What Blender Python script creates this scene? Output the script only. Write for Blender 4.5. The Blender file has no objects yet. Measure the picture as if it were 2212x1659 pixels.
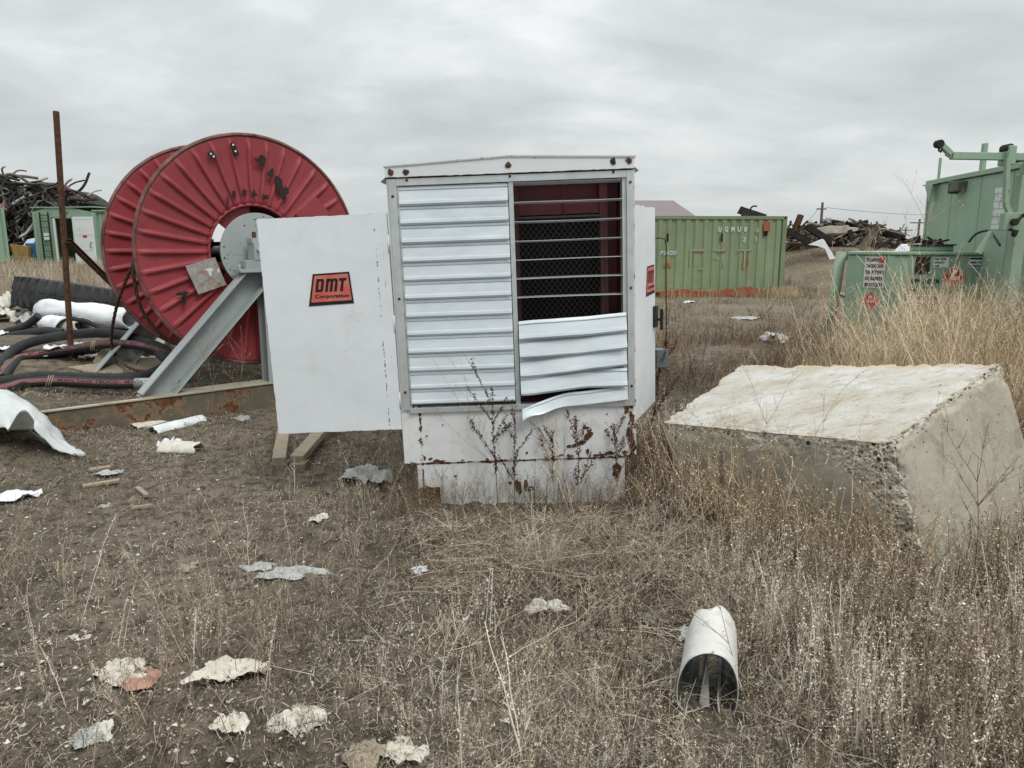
import bpy, math, random
import numpy as np
from mathutils import Vector, Matrix, noise as mnoise
random.seed(7)
R = math.radians
scene = bpy.context.scene
col = scene.collection
# ------------------------------------------------------------------ camera
F, CX, CY, HZ, H = 1600.0, 1106.0, 829.5, 528.0, 1.6      # measured on the photograph (2212 px wide)
PITCH = math.atan((CY - HZ) / F)
cd = bpy.data.cameras.new('camera'); cam = bpy.data.objects.new('camera', cd); col.objects.link(cam)
cam.location = (0, 0, H); cam.rotation_euler = (math.pi / 2 - PITCH, 0, 0)
cd.sensor_width = 36; cd.lens = 36 * F / 2212; cd.clip_end = 3000; cd.clip_start = 0.05
scene.camera = cam
# ------------------------------------------------------------------ sky and sun
SUN_EL, SUN_AZ = 52, 38          # azimuth: degrees to the right of straight behind the camera
world = bpy.data.worlds.new('World'); scene.world = world; world.use_nodes = True
nt = world.node_tree; nt.nodes.clear()
def wn(t, **k):
    n = nt.nodes.new(t)
    for a, b in k.items(): setattr(n, a, b)
    return n
def lk(a, b): nt.links.new(a, b)
out = wn('ShaderNodeOutputWorld'); bg = wn('ShaderNodeBackground'); lk(bg.outputs[0], out.inputs[0])
sky = wn('ShaderNodeTexSky', sky_type='NISHITA', sun_disc=False, sun_elevation=R(SUN_EL), sun_rotation=R(180 - SUN_AZ))
tc = wn('ShaderNodeTexCoord'); sep = wn('ShaderNodeSeparateXYZ'); lk(tc.outputs['Generated'], sep.inputs[0])
def wm(op, a, b=None, c=None):
    n = wn('ShaderNodeMath', operation=op)
    for i, x in enumerate((a, b, c)):
        if x is None: continue
        if isinstance(x, (int, float)): n.inputs[i].default_value = x
        else: lk(x, n.inputs[i])
    return n.outputs[0]
zz = wm('MAXIMUM', sep.outputs[2], 0.0)
den = wm('ADD', zz, 0.24)
comb = wn('ShaderNodeCombineXYZ')
lk(wm('DIVIDE', sep.outputs[0], den), comb.inputs[0]); lk(wm('DIVIDE', sep.outputs[1], den), comb.inputs[1])
mp = wn('ShaderNodeMapping'); lk(comb.outputs[0], mp.inputs[0]); mp.inputs['Scale'].default_value = (0.75, 1.0, 1); mp.inputs['Location'].default_value = (1.3, 2.2, 0)
mp.inputs['Rotation'].default_value = (0, 0, R(-8))
n1 = wn('ShaderNodeTexNoise'); n1.inputs['Scale'].default_value = 1.0; n1.inputs['Detail'].default_value = 6; n1.inputs['Roughness'].default_value = .5; n1.inputs['Distortion'].default_value = .5
lk(mp.outputs[0], n1.inputs[0])
n2 = wn('ShaderNodeTexNoise'); n2.inputs['Scale'].default_value = 3.4; n2.inputs['Detail'].default_value = 6; n2.inputs['Roughness'].default_value = .55; n2.inputs['Distortion'].default_value = .3; lk(mp.outputs[0], n2.inputs[0])
rmp = wn('ShaderNodeValToRGB'); lk(wm('ADD', wm('MULTIPLY', n1.outputs[0], .68), wm('MULTIPLY', n2.outputs[0], .32)), rmp.inputs[0])
e = rmp.color_ramp.elements
e[0].position = .40; e[0].color = (.44, .46, .47, 1); e[1].position = .61; e[1].color = (.68, .70, .695, 1)
mid = e.new(.5); mid.color = (.53, .555, .56, 1)
hz = wm('POWER', wm('SUBTRACT', 1.0, zz), 9.0)               # brighter band of cloud low on the horizon
mixh = wn('ShaderNodeMix', data_type='RGBA'); lk(wm('MULTIPLY', hz, .6), mixh.inputs[0]); lk(rmp.outputs[0], mixh.inputs[6]); mixh.inputs[7].default_value = (.60, .635, .63, 1)
zen = wm('ADD', 1.0, wm('MULTIPLY', wm('POWER', wm('MULTIPLY', zz, 1.0), 1.6), 1.9))   # an overcast sky is about three times brighter overhead
mul = wn('ShaderNodeVectorMath', operation='SCALE'); lk(mixh.outputs[2], mul.inputs[0]); lk(zen, mul.inputs['Scale'])
sks = wn('ShaderNodeVectorMath', operation='SCALE'); lk(sky.outputs[0], sks.inputs[0]); sks.inputs['Scale'].default_value = .004
add = wn('ShaderNodeVectorMath', operation='ADD'); lk(mul.outputs[0], add.inputs[0]); lk(sks.outputs[0], add.inputs[1])
lk(add.outputs[0], bg.inputs[0]); bg.inputs[1].default_value = 1.0
sd = bpy.data.lights.new('sun', 'SUN'); sd.energy = 1.5; sd.angle = R(20); sd.color = (1, .955, .89)
so = bpy.data.objects.new('sun', sd); col.objects.link(so)
sdir = Vector((math.sin(R(SUN_AZ)) * math.cos(R(SUN_EL)), -math.cos(R(SUN_AZ)) * math.cos(R(SUN_EL)), math.sin(R(SUN_EL))))
so.rotation_euler = sdir.to_track_quat('Z', 'Y').to_euler()
scene.view_settings.view_transform = 'Standard'; scene.view_settings.look = 'None'
scene.view_settings.exposure = 0.14; scene.view_settings.gamma = 1.0
# ------------------------------------------------------------------ measuring helpers: a photograph pixel to a place in the world
def ray(u, v):
    x = (u - CX) / F; y = -(v - CY) / F
    return Vector((x, math.cos(PITCH) + y * math.sin(PITCH), -math.sin(PITCH) + y * math.cos(PITCH)))
def atY(u, v, Y):
    d = ray(u, v); return Vector((0, 0, H)) + d * (Y / d.y)
def atZ(u, v, Z=0.0):
    d = ray(u, v); return Vector((0, 0, H)) + d * ((Z - H) / d.z)
def sst(a, b, x):
    t = np.clip((x - a) / (b - a), 0, 1); return t * t * (3 - 2 * t)
_T = np.random.RandomState(3).rand(256, 256)
def vnoise(x, y):
    xi = np.floor(x).astype(int); yi = np.floor(y).astype(int); fx = x - xi; fy = y - yi
    fx = fx * fx * (3 - 2 * fx); fy = fy * fy * (3 - 2 * fy)
    a = _T[xi & 255, yi & 255]; b = _T[(xi + 1) & 255, yi & 255]; c = _T[xi & 255, (yi + 1) & 255]; d = _T[(xi + 1) & 255, (yi + 1) & 255]
    return (a * (1 - fx) + b * fx) * (1 - fy) + (c * (1 - fx) + d * fx) * fy
def fbm(x, y, o=4):
    s = 0; a = .5
    for i in range(o):
        s = s + a * vnoise(x + 17.3 * i, y + 9.1 * i); x = x * 2.03 + y * .31; y = y * 2.03 - x * .11; a *= .5
    return s
BL = Vector((-2.41, 7.36, 0)); YAW = R(41.5)
BD = Vector((math.cos(YAW), math.sin(YAW), 0)); BN = Vector((-math.sin(YAW), math.cos(YAW), 0))
def hbase(x, y):
    x = np.asarray(x, float); y = np.asarray(y, float)
    sdn = (x - BL.x) * BN.x + (y - BL.y) * BN.y
    left = sst(-1.2, -2.6, x)
    h = left * (.20 * sst(.02, .12, sdn) + .28 * sst(.5, 3.6, sdn) + .25 * sst(5, 28, sdn))
    h = h + 1.5 * np.exp(-(((x - 14.4) / 4.6) ** 2 + ((y - 32.6) / 4.6) ** 2) ** 1.5)
    h = h + .16 * np.exp(-(((x + 4.6) / .8) ** 2 + ((y - 5.9) / .7) ** 2))
    return h + .05 * (fbm(x * .7, y * .7, 3) - .45) * sst(1.5, 6, y)
def hfull(x, y):
    x = np.asarray(x, float); y = np.asarray(y, float)
    near = np.exp(-np.clip(y - 2, 0, 99) / 14)
    h = hbase(x, y) + .05 * (fbm(x * 3.1, y * 3.1, 3) - .45)
    c = fbm(x * 13, y * 13, 4); h = h + near * .03 * (np.abs(fbm(x * 5 + 3, y * 5, 3) - .45) * 2 - .15) + near * (.034 * (c - .45) + .016 * np.abs(fbm(x * 31, y * 31, 3) - .44) * 2)
    return h
def hz_at(x, y): return float(hfull(x, y))
def Gp(u, v, dz=0.0):
    z = 0.0
    for i in range(12):
        p = atZ(u, v, z + dz); z = .5 * z + .5 * float(hbase(p.x, p.y))
    p = atZ(u, v, z + dz); p.z = z; return p
# ------------------------------------------------------------------ node material helpers
class MT:
    def __init__(s, name, rough=.7, metal=0., spec=.4):
        s.m = bpy.data.materials.new(name); s.m.use_nodes = True; s.t = s.m.node_tree
        s.b = s.t.nodes['Principled BSDF']; s.b.inputs['Roughness'].default_value = rough; s.b.inputs['Metallic'].default_value = metal
        s.b.inputs['Specular IOR Level'].default_value = spec
        s.tc = s.t.nodes.new('ShaderNodeTexCoord'); s.sep = None
    def n(s, t, **k):
        n = s.t.nodes.new(t)
        for a, b in k.items(): setattr(n, a, b)
        return n
    def l(s, a, b): s.t.links.new(a, b)
    def math(s, op, a, b=None, c=None, clamp=False):
        n = s.n('ShaderNodeMath', operation=op); n.use_clamp = clamp
        for i, x in enumerate((a, b, c)):
            if x is None: continue
            if isinstance(x, (int, float)): n.inputs[i].default_value = x
            else: s.l(x, n.inputs[i])
        return n.outputs[0]
    def noise(s, scale, det=4, rough=.55, dist=0, stretch=None, loc=None):
        n = s.n('ShaderNodeTexNoise'); n.inputs['Scale'].default_value = scale; n.inputs['Detail'].default_value = det
        n.inputs['Roughness'].default_value = rough; n.inputs['Distortion'].default_value = dist
        src = s.tc.outputs['Object']
        if stretch or loc:
            m = s.n('ShaderNodeMapping'); s.l(src, m.inputs[0]); m.inputs['Scale'].default_value = stretch or (1, 1, 1); m.inputs['Location'].default_value = loc or (0, 0, 0); src = m.outputs[0]
        s.l(src, n.inputs[0]); return n.outputs[0]
    def voro(s, scale, feature='F1', stretch=None):
        n = s.n('ShaderNodeTexVoronoi', feature=feature); n.inputs['Scale'].default_value = scale
        src = s.tc.outputs['Object']
        if stretch:
            m = s.n('ShaderNodeMapping'); s.l(src, m.inputs[0]); m.inputs['Scale'].default_value = stretch; src = m.outputs[0]
        s.l(src, n.inputs[0]); return n
    def ramp(s, x, stops):
        n = s.n('ShaderNodeValToRGB'); s.l(x, n.inputs[0]); e = n.color_ramp.elements
        while len(e) < len(stops): e.new(.5)
        for a, (p, c) in zip(e, stops):
            a.position = p; a.color = (c, c, c, 1) if isinstance(c, (int, float)) else (*c, 1)
        return n.outputs[0]
    def step(s, x, a, b):
        n = s.n('ShaderNodeMapRange'); n.clamp = True; n.interpolation_type = 'SMOOTHSTEP'; s.l(x, n.inputs[0])
        n.inputs[1].default_value = a; n.inputs[2].default_value = b; return n.outputs[0]
    def mix(s, f, a, b):
        n = s.n('ShaderNodeMix', data_type='RGBA')
        if isinstance(f, (int, float)): n.inputs[0].default_value = f
        else: s.l(f, n.inputs[0])
        for i, x in ((6, a), (7, b)):
            if isinstance(x, tuple): n.inputs[i].default_value = (*x, 1)
            else: s.l(x, n.inputs[i])
        return n.outputs[2]
    def xyz(s):
        if s.sep is None:
            s.sep = s.n('ShaderNodeSeparateXYZ'); s.l(s.tc.outputs['Object'], s.sep.inputs[0])
        return s.sep.outputs
    def line(s, axis, pos, w):      # 1 near coordinate == pos
        return s.step(s.math('ABSOLUTE', s.math('SUBTRACT', s.xyz()[axis], pos)), w, 0.0)
    def color(s, c):
        if isinstance(c, tuple): s.b.inputs['Base Color'].default_value = (*c, 1)
        else: s.l(c, s.b.inputs['Base Color'])
    def bump(s, h, strength=.3, dist=.01):
        n = s.n('ShaderNodeBump'); n.inputs['Strength'].default_value = strength; n.inputs['Distance'].default_value = dist
        s.l(h, n.inputs['Height']); s.l(n.outputs[0], s.b.inputs['Normal'])
RUST = ((.035, .018, .012), (.10, .042, .02), (.20, .095, .045))
def rustcol(M, sc=18): return M.ramp(M.noise(sc, 5, .65), [(.3, RUST[0]), (.5, RUST[1]), (.72, RUST[2])])
def paint(name, c, amount=.3, scale=6, rough=.45, var=.12, lines=(), streak=0., rustc=None, spots=0., bump=.15, dirt=(.18, .15, .11), dirtamt=.15):
    """aged paint: tonal variation, grime, rust where the noise passes a threshold, more of it along the given lines"""
    M = MT(name, rough)
    dark = tuple(x * (1 - var) for x in c); light = tuple(min(1, x * (1 + var * .6)) for x in c)
    base = M.ramp(M.noise(scale * .35, 6, .6), [(.3, dark), (.7, light)])
    base = M.mix(M.math('MULTIPLY', M.step(M.noise(scale * .8, 8, .7, .4), .5, .75), dirtamt), base, dirt)
    if streak:
        st = M.noise(9, 4, .6, 0, (1, 1, .08)); base = M.mix(M.math('MULTIPLY', M.step(st, .5, .72), streak), base, tuple(x * .55 + y * .45 for x, y in zip(dirt, c)))
    rn = M.noise(scale * 2, 7, .68, .3)
    acc = rn
    for ax, pos, w, k in lines: acc = M.math('ADD', acc, M.math('MULTIPLY', M.line(ax, pos, w), k))
    th = .5 + .32 * (1 - amount)
    halo = M.math('MULTIPLY', M.step(acc, th - .07, th), .45)
    rm = M.step(acc, th - .012, th + .012)
    if spots:
        v = M.voro(55); sp = M.math('MULTIPLY', M.step(v.outputs['Distance'], .17, .1), M.step(M.noise(3, 3), .62 - .2 * spots, .66))
        rm = M.math('MAXIMUM', rm, M.math('MULTIPLY', sp, .7))
    rc = rustc or rustcol(M)
    base = M.mix(halo, base, (.36, .2, .1)); base = M.mix(rm, base, rc)
    M.color(base)
    rr = M.math('ADD', rough, M.math('MULTIPLY', rm, .9 - rough)); M.l(rr, M.b.inputs['Roughness'])
    M.bump(M.math('SUBTRACT', M.noise(scale * 5, 4), M.math('MULTIPLY', rm, .8)), bump, .004)
    return M.m
def plain(name, c, rough=.8, var=.3, scale=8, bump=.3, metal=0, stretch=None, bd=.006, c2=None, spec=.3):
    M = MT(name, rough, metal, spec)
    a = tuple(x * (1 - var) for x in c); b = c2 or tuple(min(1, x * (1 + var)) for x in c)
    M.color(M.ramp(M.noise(scale, 7, .65, .2, stretch), [(.3, a), (.7, b)]))
    M.bump(M.noise(scale * 4, 5, .6, 0, stretch), bump, bd); return M.m
# ------------------------------------------------------------------ mesh helpers
def tag(o, label=None, cat=None, group=None, kind=None):
    if label: o['label'] = label
    if cat: o['category'] = cat
    if group: o['group'] = group
    if kind: o['kind'] = kind
    return o
def thing(name, label, cat, loc=(0, 0, 0), rot=(0, 0, 0), group=None):
    o = bpy.data.objects.new(name, None); o.empty_display_size = .1; col.objects.link(o); o.location = loc; o.rotation_euler = rot
    return tag(o, label, cat, group)
_tx = {}
def textmesh(s, bold=.02, shear=0.):
    k = (s, bold, shear)
    if k not in _tx:
        c = bpy.data.curves.new('lettering', 'FONT'); c.body = s; c.offset = bold; c.shear = shear; c.resolution_u = 3
        o = bpy.data.objects.new('lettering', c); col.objects.link(o)
        me = bpy.data.meshes.new_from_object(o.evaluated_get(bpy.context.evaluated_depsgraph_get()))
        v = [tuple(x.co) for x in me.vertices]; f = [tuple(p.vertices) for p in me.polygons]
        bpy.data.objects.remove(o); bpy.data.meshes.remove(me); bpy.data.curves.remove(c)
        xs = [p[0] for p in v]; ys = [p[1] for p in v]; x0, x1, y0, y1 = min(xs), max(xs), min(ys), max(ys)
        _tx[k] = ([((p[0] - x0) / (x1 - x0), (p[1] - y0) / (y1 - y0)) for p in v], f)
    return _tx[k]
class MB:
    def __init__(s): s.v = []; s.f = []; s.m = []; s.s = []
    def add(s, vs, fs, mi=0, smooth=False, M=None):
        k = len(s.v)
        s.v += [tuple(M @ Vector(p)) if M else tuple(p) for p in vs]
        for f in fs: s.f.append(tuple(i + k for i in f)); s.m.append(mi); s.s.append(smooth)
        return s
    def box(s, x0, x1, y0, y1, z0, z1, mi=0, M=None):
        vs = [(x, y, z) for x in (x0, x1) for y in (y0, y1) for z in (z0, z1)]
        return s.add(vs, [(0, 1, 3, 2), (4, 6, 7, 5), (0, 4, 5, 1), (2, 3, 7, 6), (0, 2, 6, 4), (1, 5, 7, 3)], mi, False, M)
    def hexa(s, p, mi=0):            # p: four bottom corners then four top corners, same winding
        return s.add(p, [(3, 2, 1, 0), (4, 5, 6, 7), (0, 1, 5, 4), (1, 2, 6, 5), (2, 3, 7, 6), (3, 0, 4, 7)], mi)
    def beam(s, a, b, w, d, up=(0, 0, 1), mi=0, section='box', t=.012):   # straight bar from a to b
        a = Vector(a); b = Vector(b); z = (b - a); L = z.length; z.normalize(); x = z.cross(Vector(up))
        if x.length < 1e-4: x = Vector((1, 0, 0))
        x.normalize(); y = x.cross(z).normalized() * -1
        M = Matrix(((x.x, y.x, z.x, a.x), (x.y, y.y, z.y, a.y), (x.z, y.z, z.z, a.z), (0, 0, 0, 1)))
        if section == 'box': s.box(-w / 2, w / 2, -d / 2, d / 2, 0, L, mi, M)
        elif section == 'I':
            s.box(-w / 2, w / 2, -d / 2, -d / 2 + t, 0, L, mi, M); s.box(-w / 2, w / 2, d / 2 - t, d / 2, 0, L, mi, M); s.box(-t / 2, t / 2, -d / 2 + t, d / 2 - t, 0, L, mi, M)
        elif section == 'C':
            s.box(-w / 2, w / 2, -d / 2, -d / 2 + t, 0, L, mi, M); s.box(-w / 2, w / 2, d / 2 - t, d / 2, 0, L, mi, M); s.box(-w / 2, -w / 2 + t, -d / 2 + t, d / 2 - t, 0, L, mi, M)
        return s
    def tube(s, pts, r, n=8, mi=0, caps=True, ref=None, smooth=True, closed=False):
        P = [Vector(p) for p in pts]; k = len(P); rr = r if isinstance(r, (list, tuple)) else [r] * k
        ref = Vector(ref) if ref else None; vs = []; x = None
        for i in range(k):
            t = (P[(i + 1) % k] - P[i - 1]) if closed else (P[min(i + 1, k - 1)] - P[max(i - 1, 0)])
            t.normalize()
            if ref is not None: x = ref - t * ref.dot(t)
            elif x is None: x = t.orthogonal()
            else: x = x - t * x.dot(t)
            x.normalize(); y = t.cross(x)
            for j in range(n):
                a = 2 * math.pi * j / n; vs.append(P[i] + (x * math.cos(a) + y * math.sin(a)) * rr[i])
        fs = [(i * n + j, i * n + (j + 1) % n, ((i + 1) % k) * n + (j + 1) % n, ((i + 1) % k) * n + j) for i in range(k if closed else k - 1) for j in range(n)]
        if isinstance(mi, tuple):       # (base, stripe, half width in faces): stripe around direction ref
            c = len(s.f); s.add(vs, fs, mi[0], smooth)
            for q in range(len(fs)):
                j = q % n
                if j < mi[2] or j >= n - mi[2]: s.m[c + q] = mi[1]
            mi = mi[0]
        else: s.add(vs, fs, mi, smooth)
        if caps and not closed:
            b = len(s.v) - len(vs); s.f += [tuple(b + j for j in reversed(range(n))), tuple(b + (k - 1) * n + j for j in range(n))]; s.m += [mi] * 2; s.s += [False] * 2
        return s
    def cyl(s, a, b, r, n=16, mi=0, r2=None): return s.tube([a, b], [r, r2 if r2 is not None else r], n, mi)
    def sphere(s, c, r, n=8, mi=0):
        c = Vector(c); P = [c + Vector((0, 0, r * math.cos(math.pi * i / n))) for i in range(n + 1)]; vs = []
        for i in range(n + 1):
            for j in range(2 * n):
                a = math.pi * j / n; q = r * math.sin(math.pi * i / n) + 1e-5; vs.append((c.x + q * math.cos(a), c.y + q * math.sin(a), c.z + r * math.cos(math.pi * i / n)))
        return s.add(vs, [(i * 2 * n + j, (i + 1) * 2 * n + j, (i + 1) * 2 * n + (j + 1) % (2 * n), i * 2 * n + (j + 1) % (2 * n)) for i in range(n) for j in range(2 * n)], mi, True)
    def poly(s, pts, mi=0): return s.add(pts, [tuple(range(len(pts)))], mi)
    def prism(s, poly, o, ux, uy, depth, mi=0):
        o, ux, uy = Vector(o), Vector(ux), Vector(uy); n = ux.cross(uy).normalized() * depth; k = len(poly)
        a = [o + ux * p[0] + uy * p[1] for p in poly]; b = [p + n for p in a]
        return s.add(a + b, [tuple(reversed(range(k))), tuple(range(k, 2 * k))] + [(i, (i + 1) % k, k + (i + 1) % k, k + i) for i in range(k)], mi)
    def text(s, st, o, ux, uy, w, h, mi=0, bold=.02, shear=0.):
        v, f = textmesh(st, bold, shear); o, ux, uy = Vector(o), Vector(ux), Vector(uy)
        return s.add([o + ux * (p[0] * w) + uy * (p[1] * h) for p in v], f, mi)
    def sheet(s, fn, nu, nv, mi=0, smooth=True):
        vs = [fn(i / nu, j / nv) for i in range(nu + 1) for j in range(nv + 1)]
        return s.add(vs, [(i * (nv + 1) + j, (i + 1) * (nv + 1) + j, (i + 1) * (nv + 1) + j + 1, i * (nv + 1) + j + 1) for i in range(nu) for j in range(nv)], mi, smooth)
    def build(s, name, mats, parent=None, bevel=0, solid=0, label=None, loc=None, rot=None):
        me = bpy.data.meshes.new(name); me.from_pydata(s.v, [], s.f)
        for m in (mats if isinstance(mats, (list, tuple)) else [mats]): me.materials.append(m)
        me.polygons.foreach_set('material_index', s.m); me.polygons.foreach_set('use_smooth', s.s); me.update()
        o = bpy.data.objects.new(name, me); col.objects.link(o)
        if parent: o.parent = parent
        if loc: o.location = loc
        if rot: o.rotation_euler = rot
        if solid: md = o.modifiers.new('solid', 'SOLIDIFY'); md.thickness = solid; md.offset = 0
        if bevel: md = o.modifiers.new('bevel', 'BEVEL'); md.width = bevel; md.segments = 2; md.limit_method = 'ANGLE'; md.angle_limit = R(40)
        if label: o['label'] = label
        return o
def join_into(o, mb, mats):
    import bmesh
    me = o.data; k = len(me.materials)
    for m in mats: me.materials.append(m)
    bm = bmesh.new(); bm.from_mesh(me); vs = [bm.verts.new(p) for p in mb.v]
    for f, mi in zip(mb.f, mb.m):
        try: nf = bm.faces.new([vs[i] for i in f]); nf.material_index = k + mi
        except ValueError: pass
    bm.to_mesh(me); bm.free()
def blob(cx, cz, rx, rz, seed, n=18, jag=.45):
    rnd = random.Random(seed); ks = [(rnd.uniform(0, 6.28), rnd.uniform(.3, 1) * jag / (k + 1)) for k in range(5)]; pts = []
    for i in range(n):
        a = 2 * math.pi * i / n; q = 1 + sum(am * math.cos((k + 1) * a + ph) for k, (ph, am) in enumerate(ks)) + rnd.uniform(-.15, .15); pts.append((cx + rx * q * math.cos(a), cz + rz * q * math.sin(a)))
    return pts
# ------------------------------------------------------------------ materials
LIN = lambda r, g, b: tuple(((c / 255 + .055) / 1.055) ** 2.4 if c > 10 else c / 255 / 12.92 for c in (r, g, b))
M_rust = MT('rusted_steel', .9)
M_rust.color(rustcol(M_rust, 14)); M_rust.bump(M_rust.noise(60, 5), .5, .004); M_rust = M_rust.m
M_darkrust = plain('dark_rusted_steel', (.04, .022, .014), .85, .5, 30, c2=(.13, .062, .03))
M_black = plain('black_void', (.008, .007, .007), .9, .2)
M_white = paint('white_enamel', (.66, .70, .73), .08, 5, .38, .05, spots=.5, dirt=(.4, .37, .31), dirtamt=.18, streak=.1)
M_whitedoor = paint('white_door_enamel', (.66, .70, .73), .0, 4, .34, .04, spots=.15, dirt=(.45, .42, .36), dirtamt=.1)
M_whitelow = paint('white_rusting_enamel', (.66, .68, .69), .24, 7, .45, .08, spots=1.3, dirt=(.38, .25, .13), dirtamt=.42, streak=.35,
                   lines=((2, .285, .022, .3), (2, .64, .015, .22), (0, -.60, .012, .22), (0, .70, .05, .26), (2, .02, .25, .10)))
M_alu = plain('bare_aluminium', (.50, .53, .53), .42, .15, 9, .12, metal=.55)
M_galv = MT('galvanised_slat', .36, .35); M_galv.color(M_galv.ramp(M_galv.noise(7, 5, .6, 0, (.6, 1, 2)), [(.3, (.54, .60, .64)), (.7, (.66, .71, .74))])); M_galv.bump(M_galv.noise(40, 3), .08, .002); M_galv = M_galv.m
M_redin = paint('dark_red_interior', (.13, .02, .022), .1, 8, .5)
M_mesh = plain('expanded_metal', (.06, .05, .045), .7, .3)
M_red = paint('red_reel_paint', (.275, .040, .048), .10, 3.2, .52, .26, dirt=(.10, .03, .03), dirtamt=.55, spots=.4, streak=.2, bump=.2)
M_rim = plain('worn_rim_steel', (.10, .03, .03), .7, .5, 6, c2=(.26, .15, .13))
M_grey = paint('grey_stand_paint', (.32, .36, .36), .26, 7, .5, .1, spots=.7, streak=.2, dirt=(.2, .2, .18), dirtamt=.3)
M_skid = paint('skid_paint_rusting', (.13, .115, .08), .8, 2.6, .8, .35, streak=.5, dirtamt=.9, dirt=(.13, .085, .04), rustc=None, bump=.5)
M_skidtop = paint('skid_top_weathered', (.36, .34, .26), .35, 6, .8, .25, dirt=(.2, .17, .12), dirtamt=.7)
M_plate = MT('weathered_galvanised_plate', .7, .1); M_plate.color(M_plate.mix(M_plate.step(M_plate.noise(9, 5, .6, 0, None, (2, 1, 0)), .52, .66), M_plate.ramp(M_plate.noise(30, 5, .7), [(.3, (.20, .19, .18)), (.65, (.38, .36, .34))]), (.26, .15, .09))); M_plate.bump(M_plate.noise(60, 4), .3, .003); M_plate = M_plate.m
M_green = paint('green_equipment_paint', (.245, .355, .265), .22, 4, .5, .1, streak=.3, dirt=(.14, .17, .12), dirtamt=.3)
M_greenw = paint('green_equipment_worn', (.235, .33, .245), .5, 5, .6, .14, streak=.35, dirt=(.14, .16, .11), dirtamt=.35)
M_olive = paint('green_container_paint', (.205, .265, .155), .34, 1.6, .65, .2, streak=.75, dirt=(.22, .17, .08), dirtamt=.5, lines=((2, .25, .22, .12),))
M_olivefr = paint('green_container_frame', (.17, .22, .125), .4, 3, .6, .16, dirtamt=.4)
M_orange = paint('orange_primer', (.32, .085, .035), .4, 4, .8, .25)
M_mint = paint('pale_green_container', (.22, .34, .245), .12, 1.5, .6, .1, streak=.3, dirtamt=.3)
M_doorwhite = paint('white_container_door', (.62, .65, .65), .15, 3, .5, .06)
M_rubber = plain('black_rubber', (.024, .025, .027), .75, .35, 7, .25)
M_tyre = plain('dusty_tyre_rubber', (.028, .031, .034), .85, .4, 4, .3, c2=(.055, .057, .056))
M_pink = plain('pink_hose_stripe', (.20, .075, .08), .8, .25, 20)
M_coup = plain('aluminium_coupling', (.36, .37, .37), .45, .3, 15, metal=.5)
M_rope = plain('rusty_wire_rope', (.085, .045, .03), .85, .4, 40)
M_plastic = plain('white_wrap_sheet', (.66, .69, .71), .5, .12, 5, .5, bd=.02)
M_offwhite = plain('offwhite_foam_sheet', (.55, .53, .47), .85, .25, 14, .4)
M_cream = MT('cream_peeled_sheet', .85); M_cream.color(M_cream.mix(M_cream.step(M_cream.noise(16, 6, .7), .54, .72), M_cream.ramp(M_cream.noise(25, 5), [(.3, (.50, .46, .38)), (.7, (.66, .63, .55))]), (.26, .2, .13))); M_cream.bump(M_cream.noise(40, 6, .7), .8, .01); M_cream = M_cream.m
M_greysheet = plain('grey_weathered_sheet', (.36, .37, .36), .6, .25, 10, .3)
M_pinkb = plain('pinkish_fired_clay', (.36, .20, .15), .9, .2, 18)
M_wood = plain('weathered_plank', (.30, .25, .18), .9, .35, 9, .5, stretch=(1, 12, 12), c2=(.40, .34, .25))
M_oldwood = plain('grey_old_board', (.20, .17, .125), .9, .3, 9, .5, stretch=(1, 10, 10))
M_blk = plain('sticker_black', (.010, .008, .009), .5, .1)
M_stk = MT('sticker_red', .5); M_stk.color(M_stk.ramp(M_stk.noise(9, 4, .6), [(.35, (.50, .07, .06)), (.62, (.52, .16, .12))])); M_stk = M_stk.m
M_sign = plain('sign_white', (.58, .60, .58), .6, .08, 20)
M_placard = plain('placard_red', (.48, .03, .025), .5, .15, 20)
M_stencil = plain('stencil_white', (.55, .60, .55), .7, .2, 30)
M_maroon = plain('maroon_metal_roof', (.175, .135, .14), .6, .08, .5, .1)
M_wallb = plain('beige_wall', (.40, .37, .30), .8, .1, 1)
M_pole = plain('pole_timber', (.085, .07, .06), .9, .3, 3)
M_blue = plain('blue_tarp', (.03, .10, .22), .6, .2)
M_yellow = plain('faded_yellow_steel', (.22, .14, .04), .7, .3)
M_scrapl = plain('pale_scrap', (.34, .32, .27), .8, .3, 3)
M_scrapb = plain('brown_scrap', (.12, .09, .065), .85, .4, 3)
M_darkiron = plain('charred_iron', (.022, .018, .016), .85, .4, 4)
M_glass = MT('dusty_glass', .12); M_glass.color((.6, .66, .68)); M_glass.b.inputs['Transmission Weight'].default_value = .8; M_glass = M_glass.m
# concrete
C = MT('cast_concrete', .9, 0, .2)
geo = C.n('ShaderNodeNewGeometry'); sN = C.n('ShaderNodeSeparateXYZ'); C.l(geo.outputs['True Normal'], sN.inputs[0])
at = C.n('ShaderNodeAttribute', attribute_name='broken', attribute_type='GEOMETRY'); tp = C.n('ShaderNodeAttribute', attribute_name='top', attribute_type='GEOMETRY')
side = C.ramp(C.noise(2.6, 9, .72, .4), [(.3, (.25, .225, .175)), (.5, (.345, .318, .255)), (.7, (.41, .385, .315))])
side = C.mix(C.math('MULTIPLY', C.step(C.noise(24, 6, .75), .52, .66), .35), side, (.44, .42, .36))
side = C.mix(C.math('MULTIPLY', C.step(C.noise(5, 6, .7, .5, None, (5, 2, 1)), .54, .64), .45), side, (.19, .165, .12))
pits = C.voro(24).outputs['Distance']; side = C.mix(C.math('MULTIPLY', C.step(pits, .17, .10), C.step(C.noise(6, 3), .46, .54)), side, (.07, .065, .055))
scr = C.noise(5.0, 7, .75, 1.6, (1.5, 1.5, .3)); side = C.mix(C.math('MULTIPLY', C.step(scr, .57, .62), .5), side, (.15, .145, .13))
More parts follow.
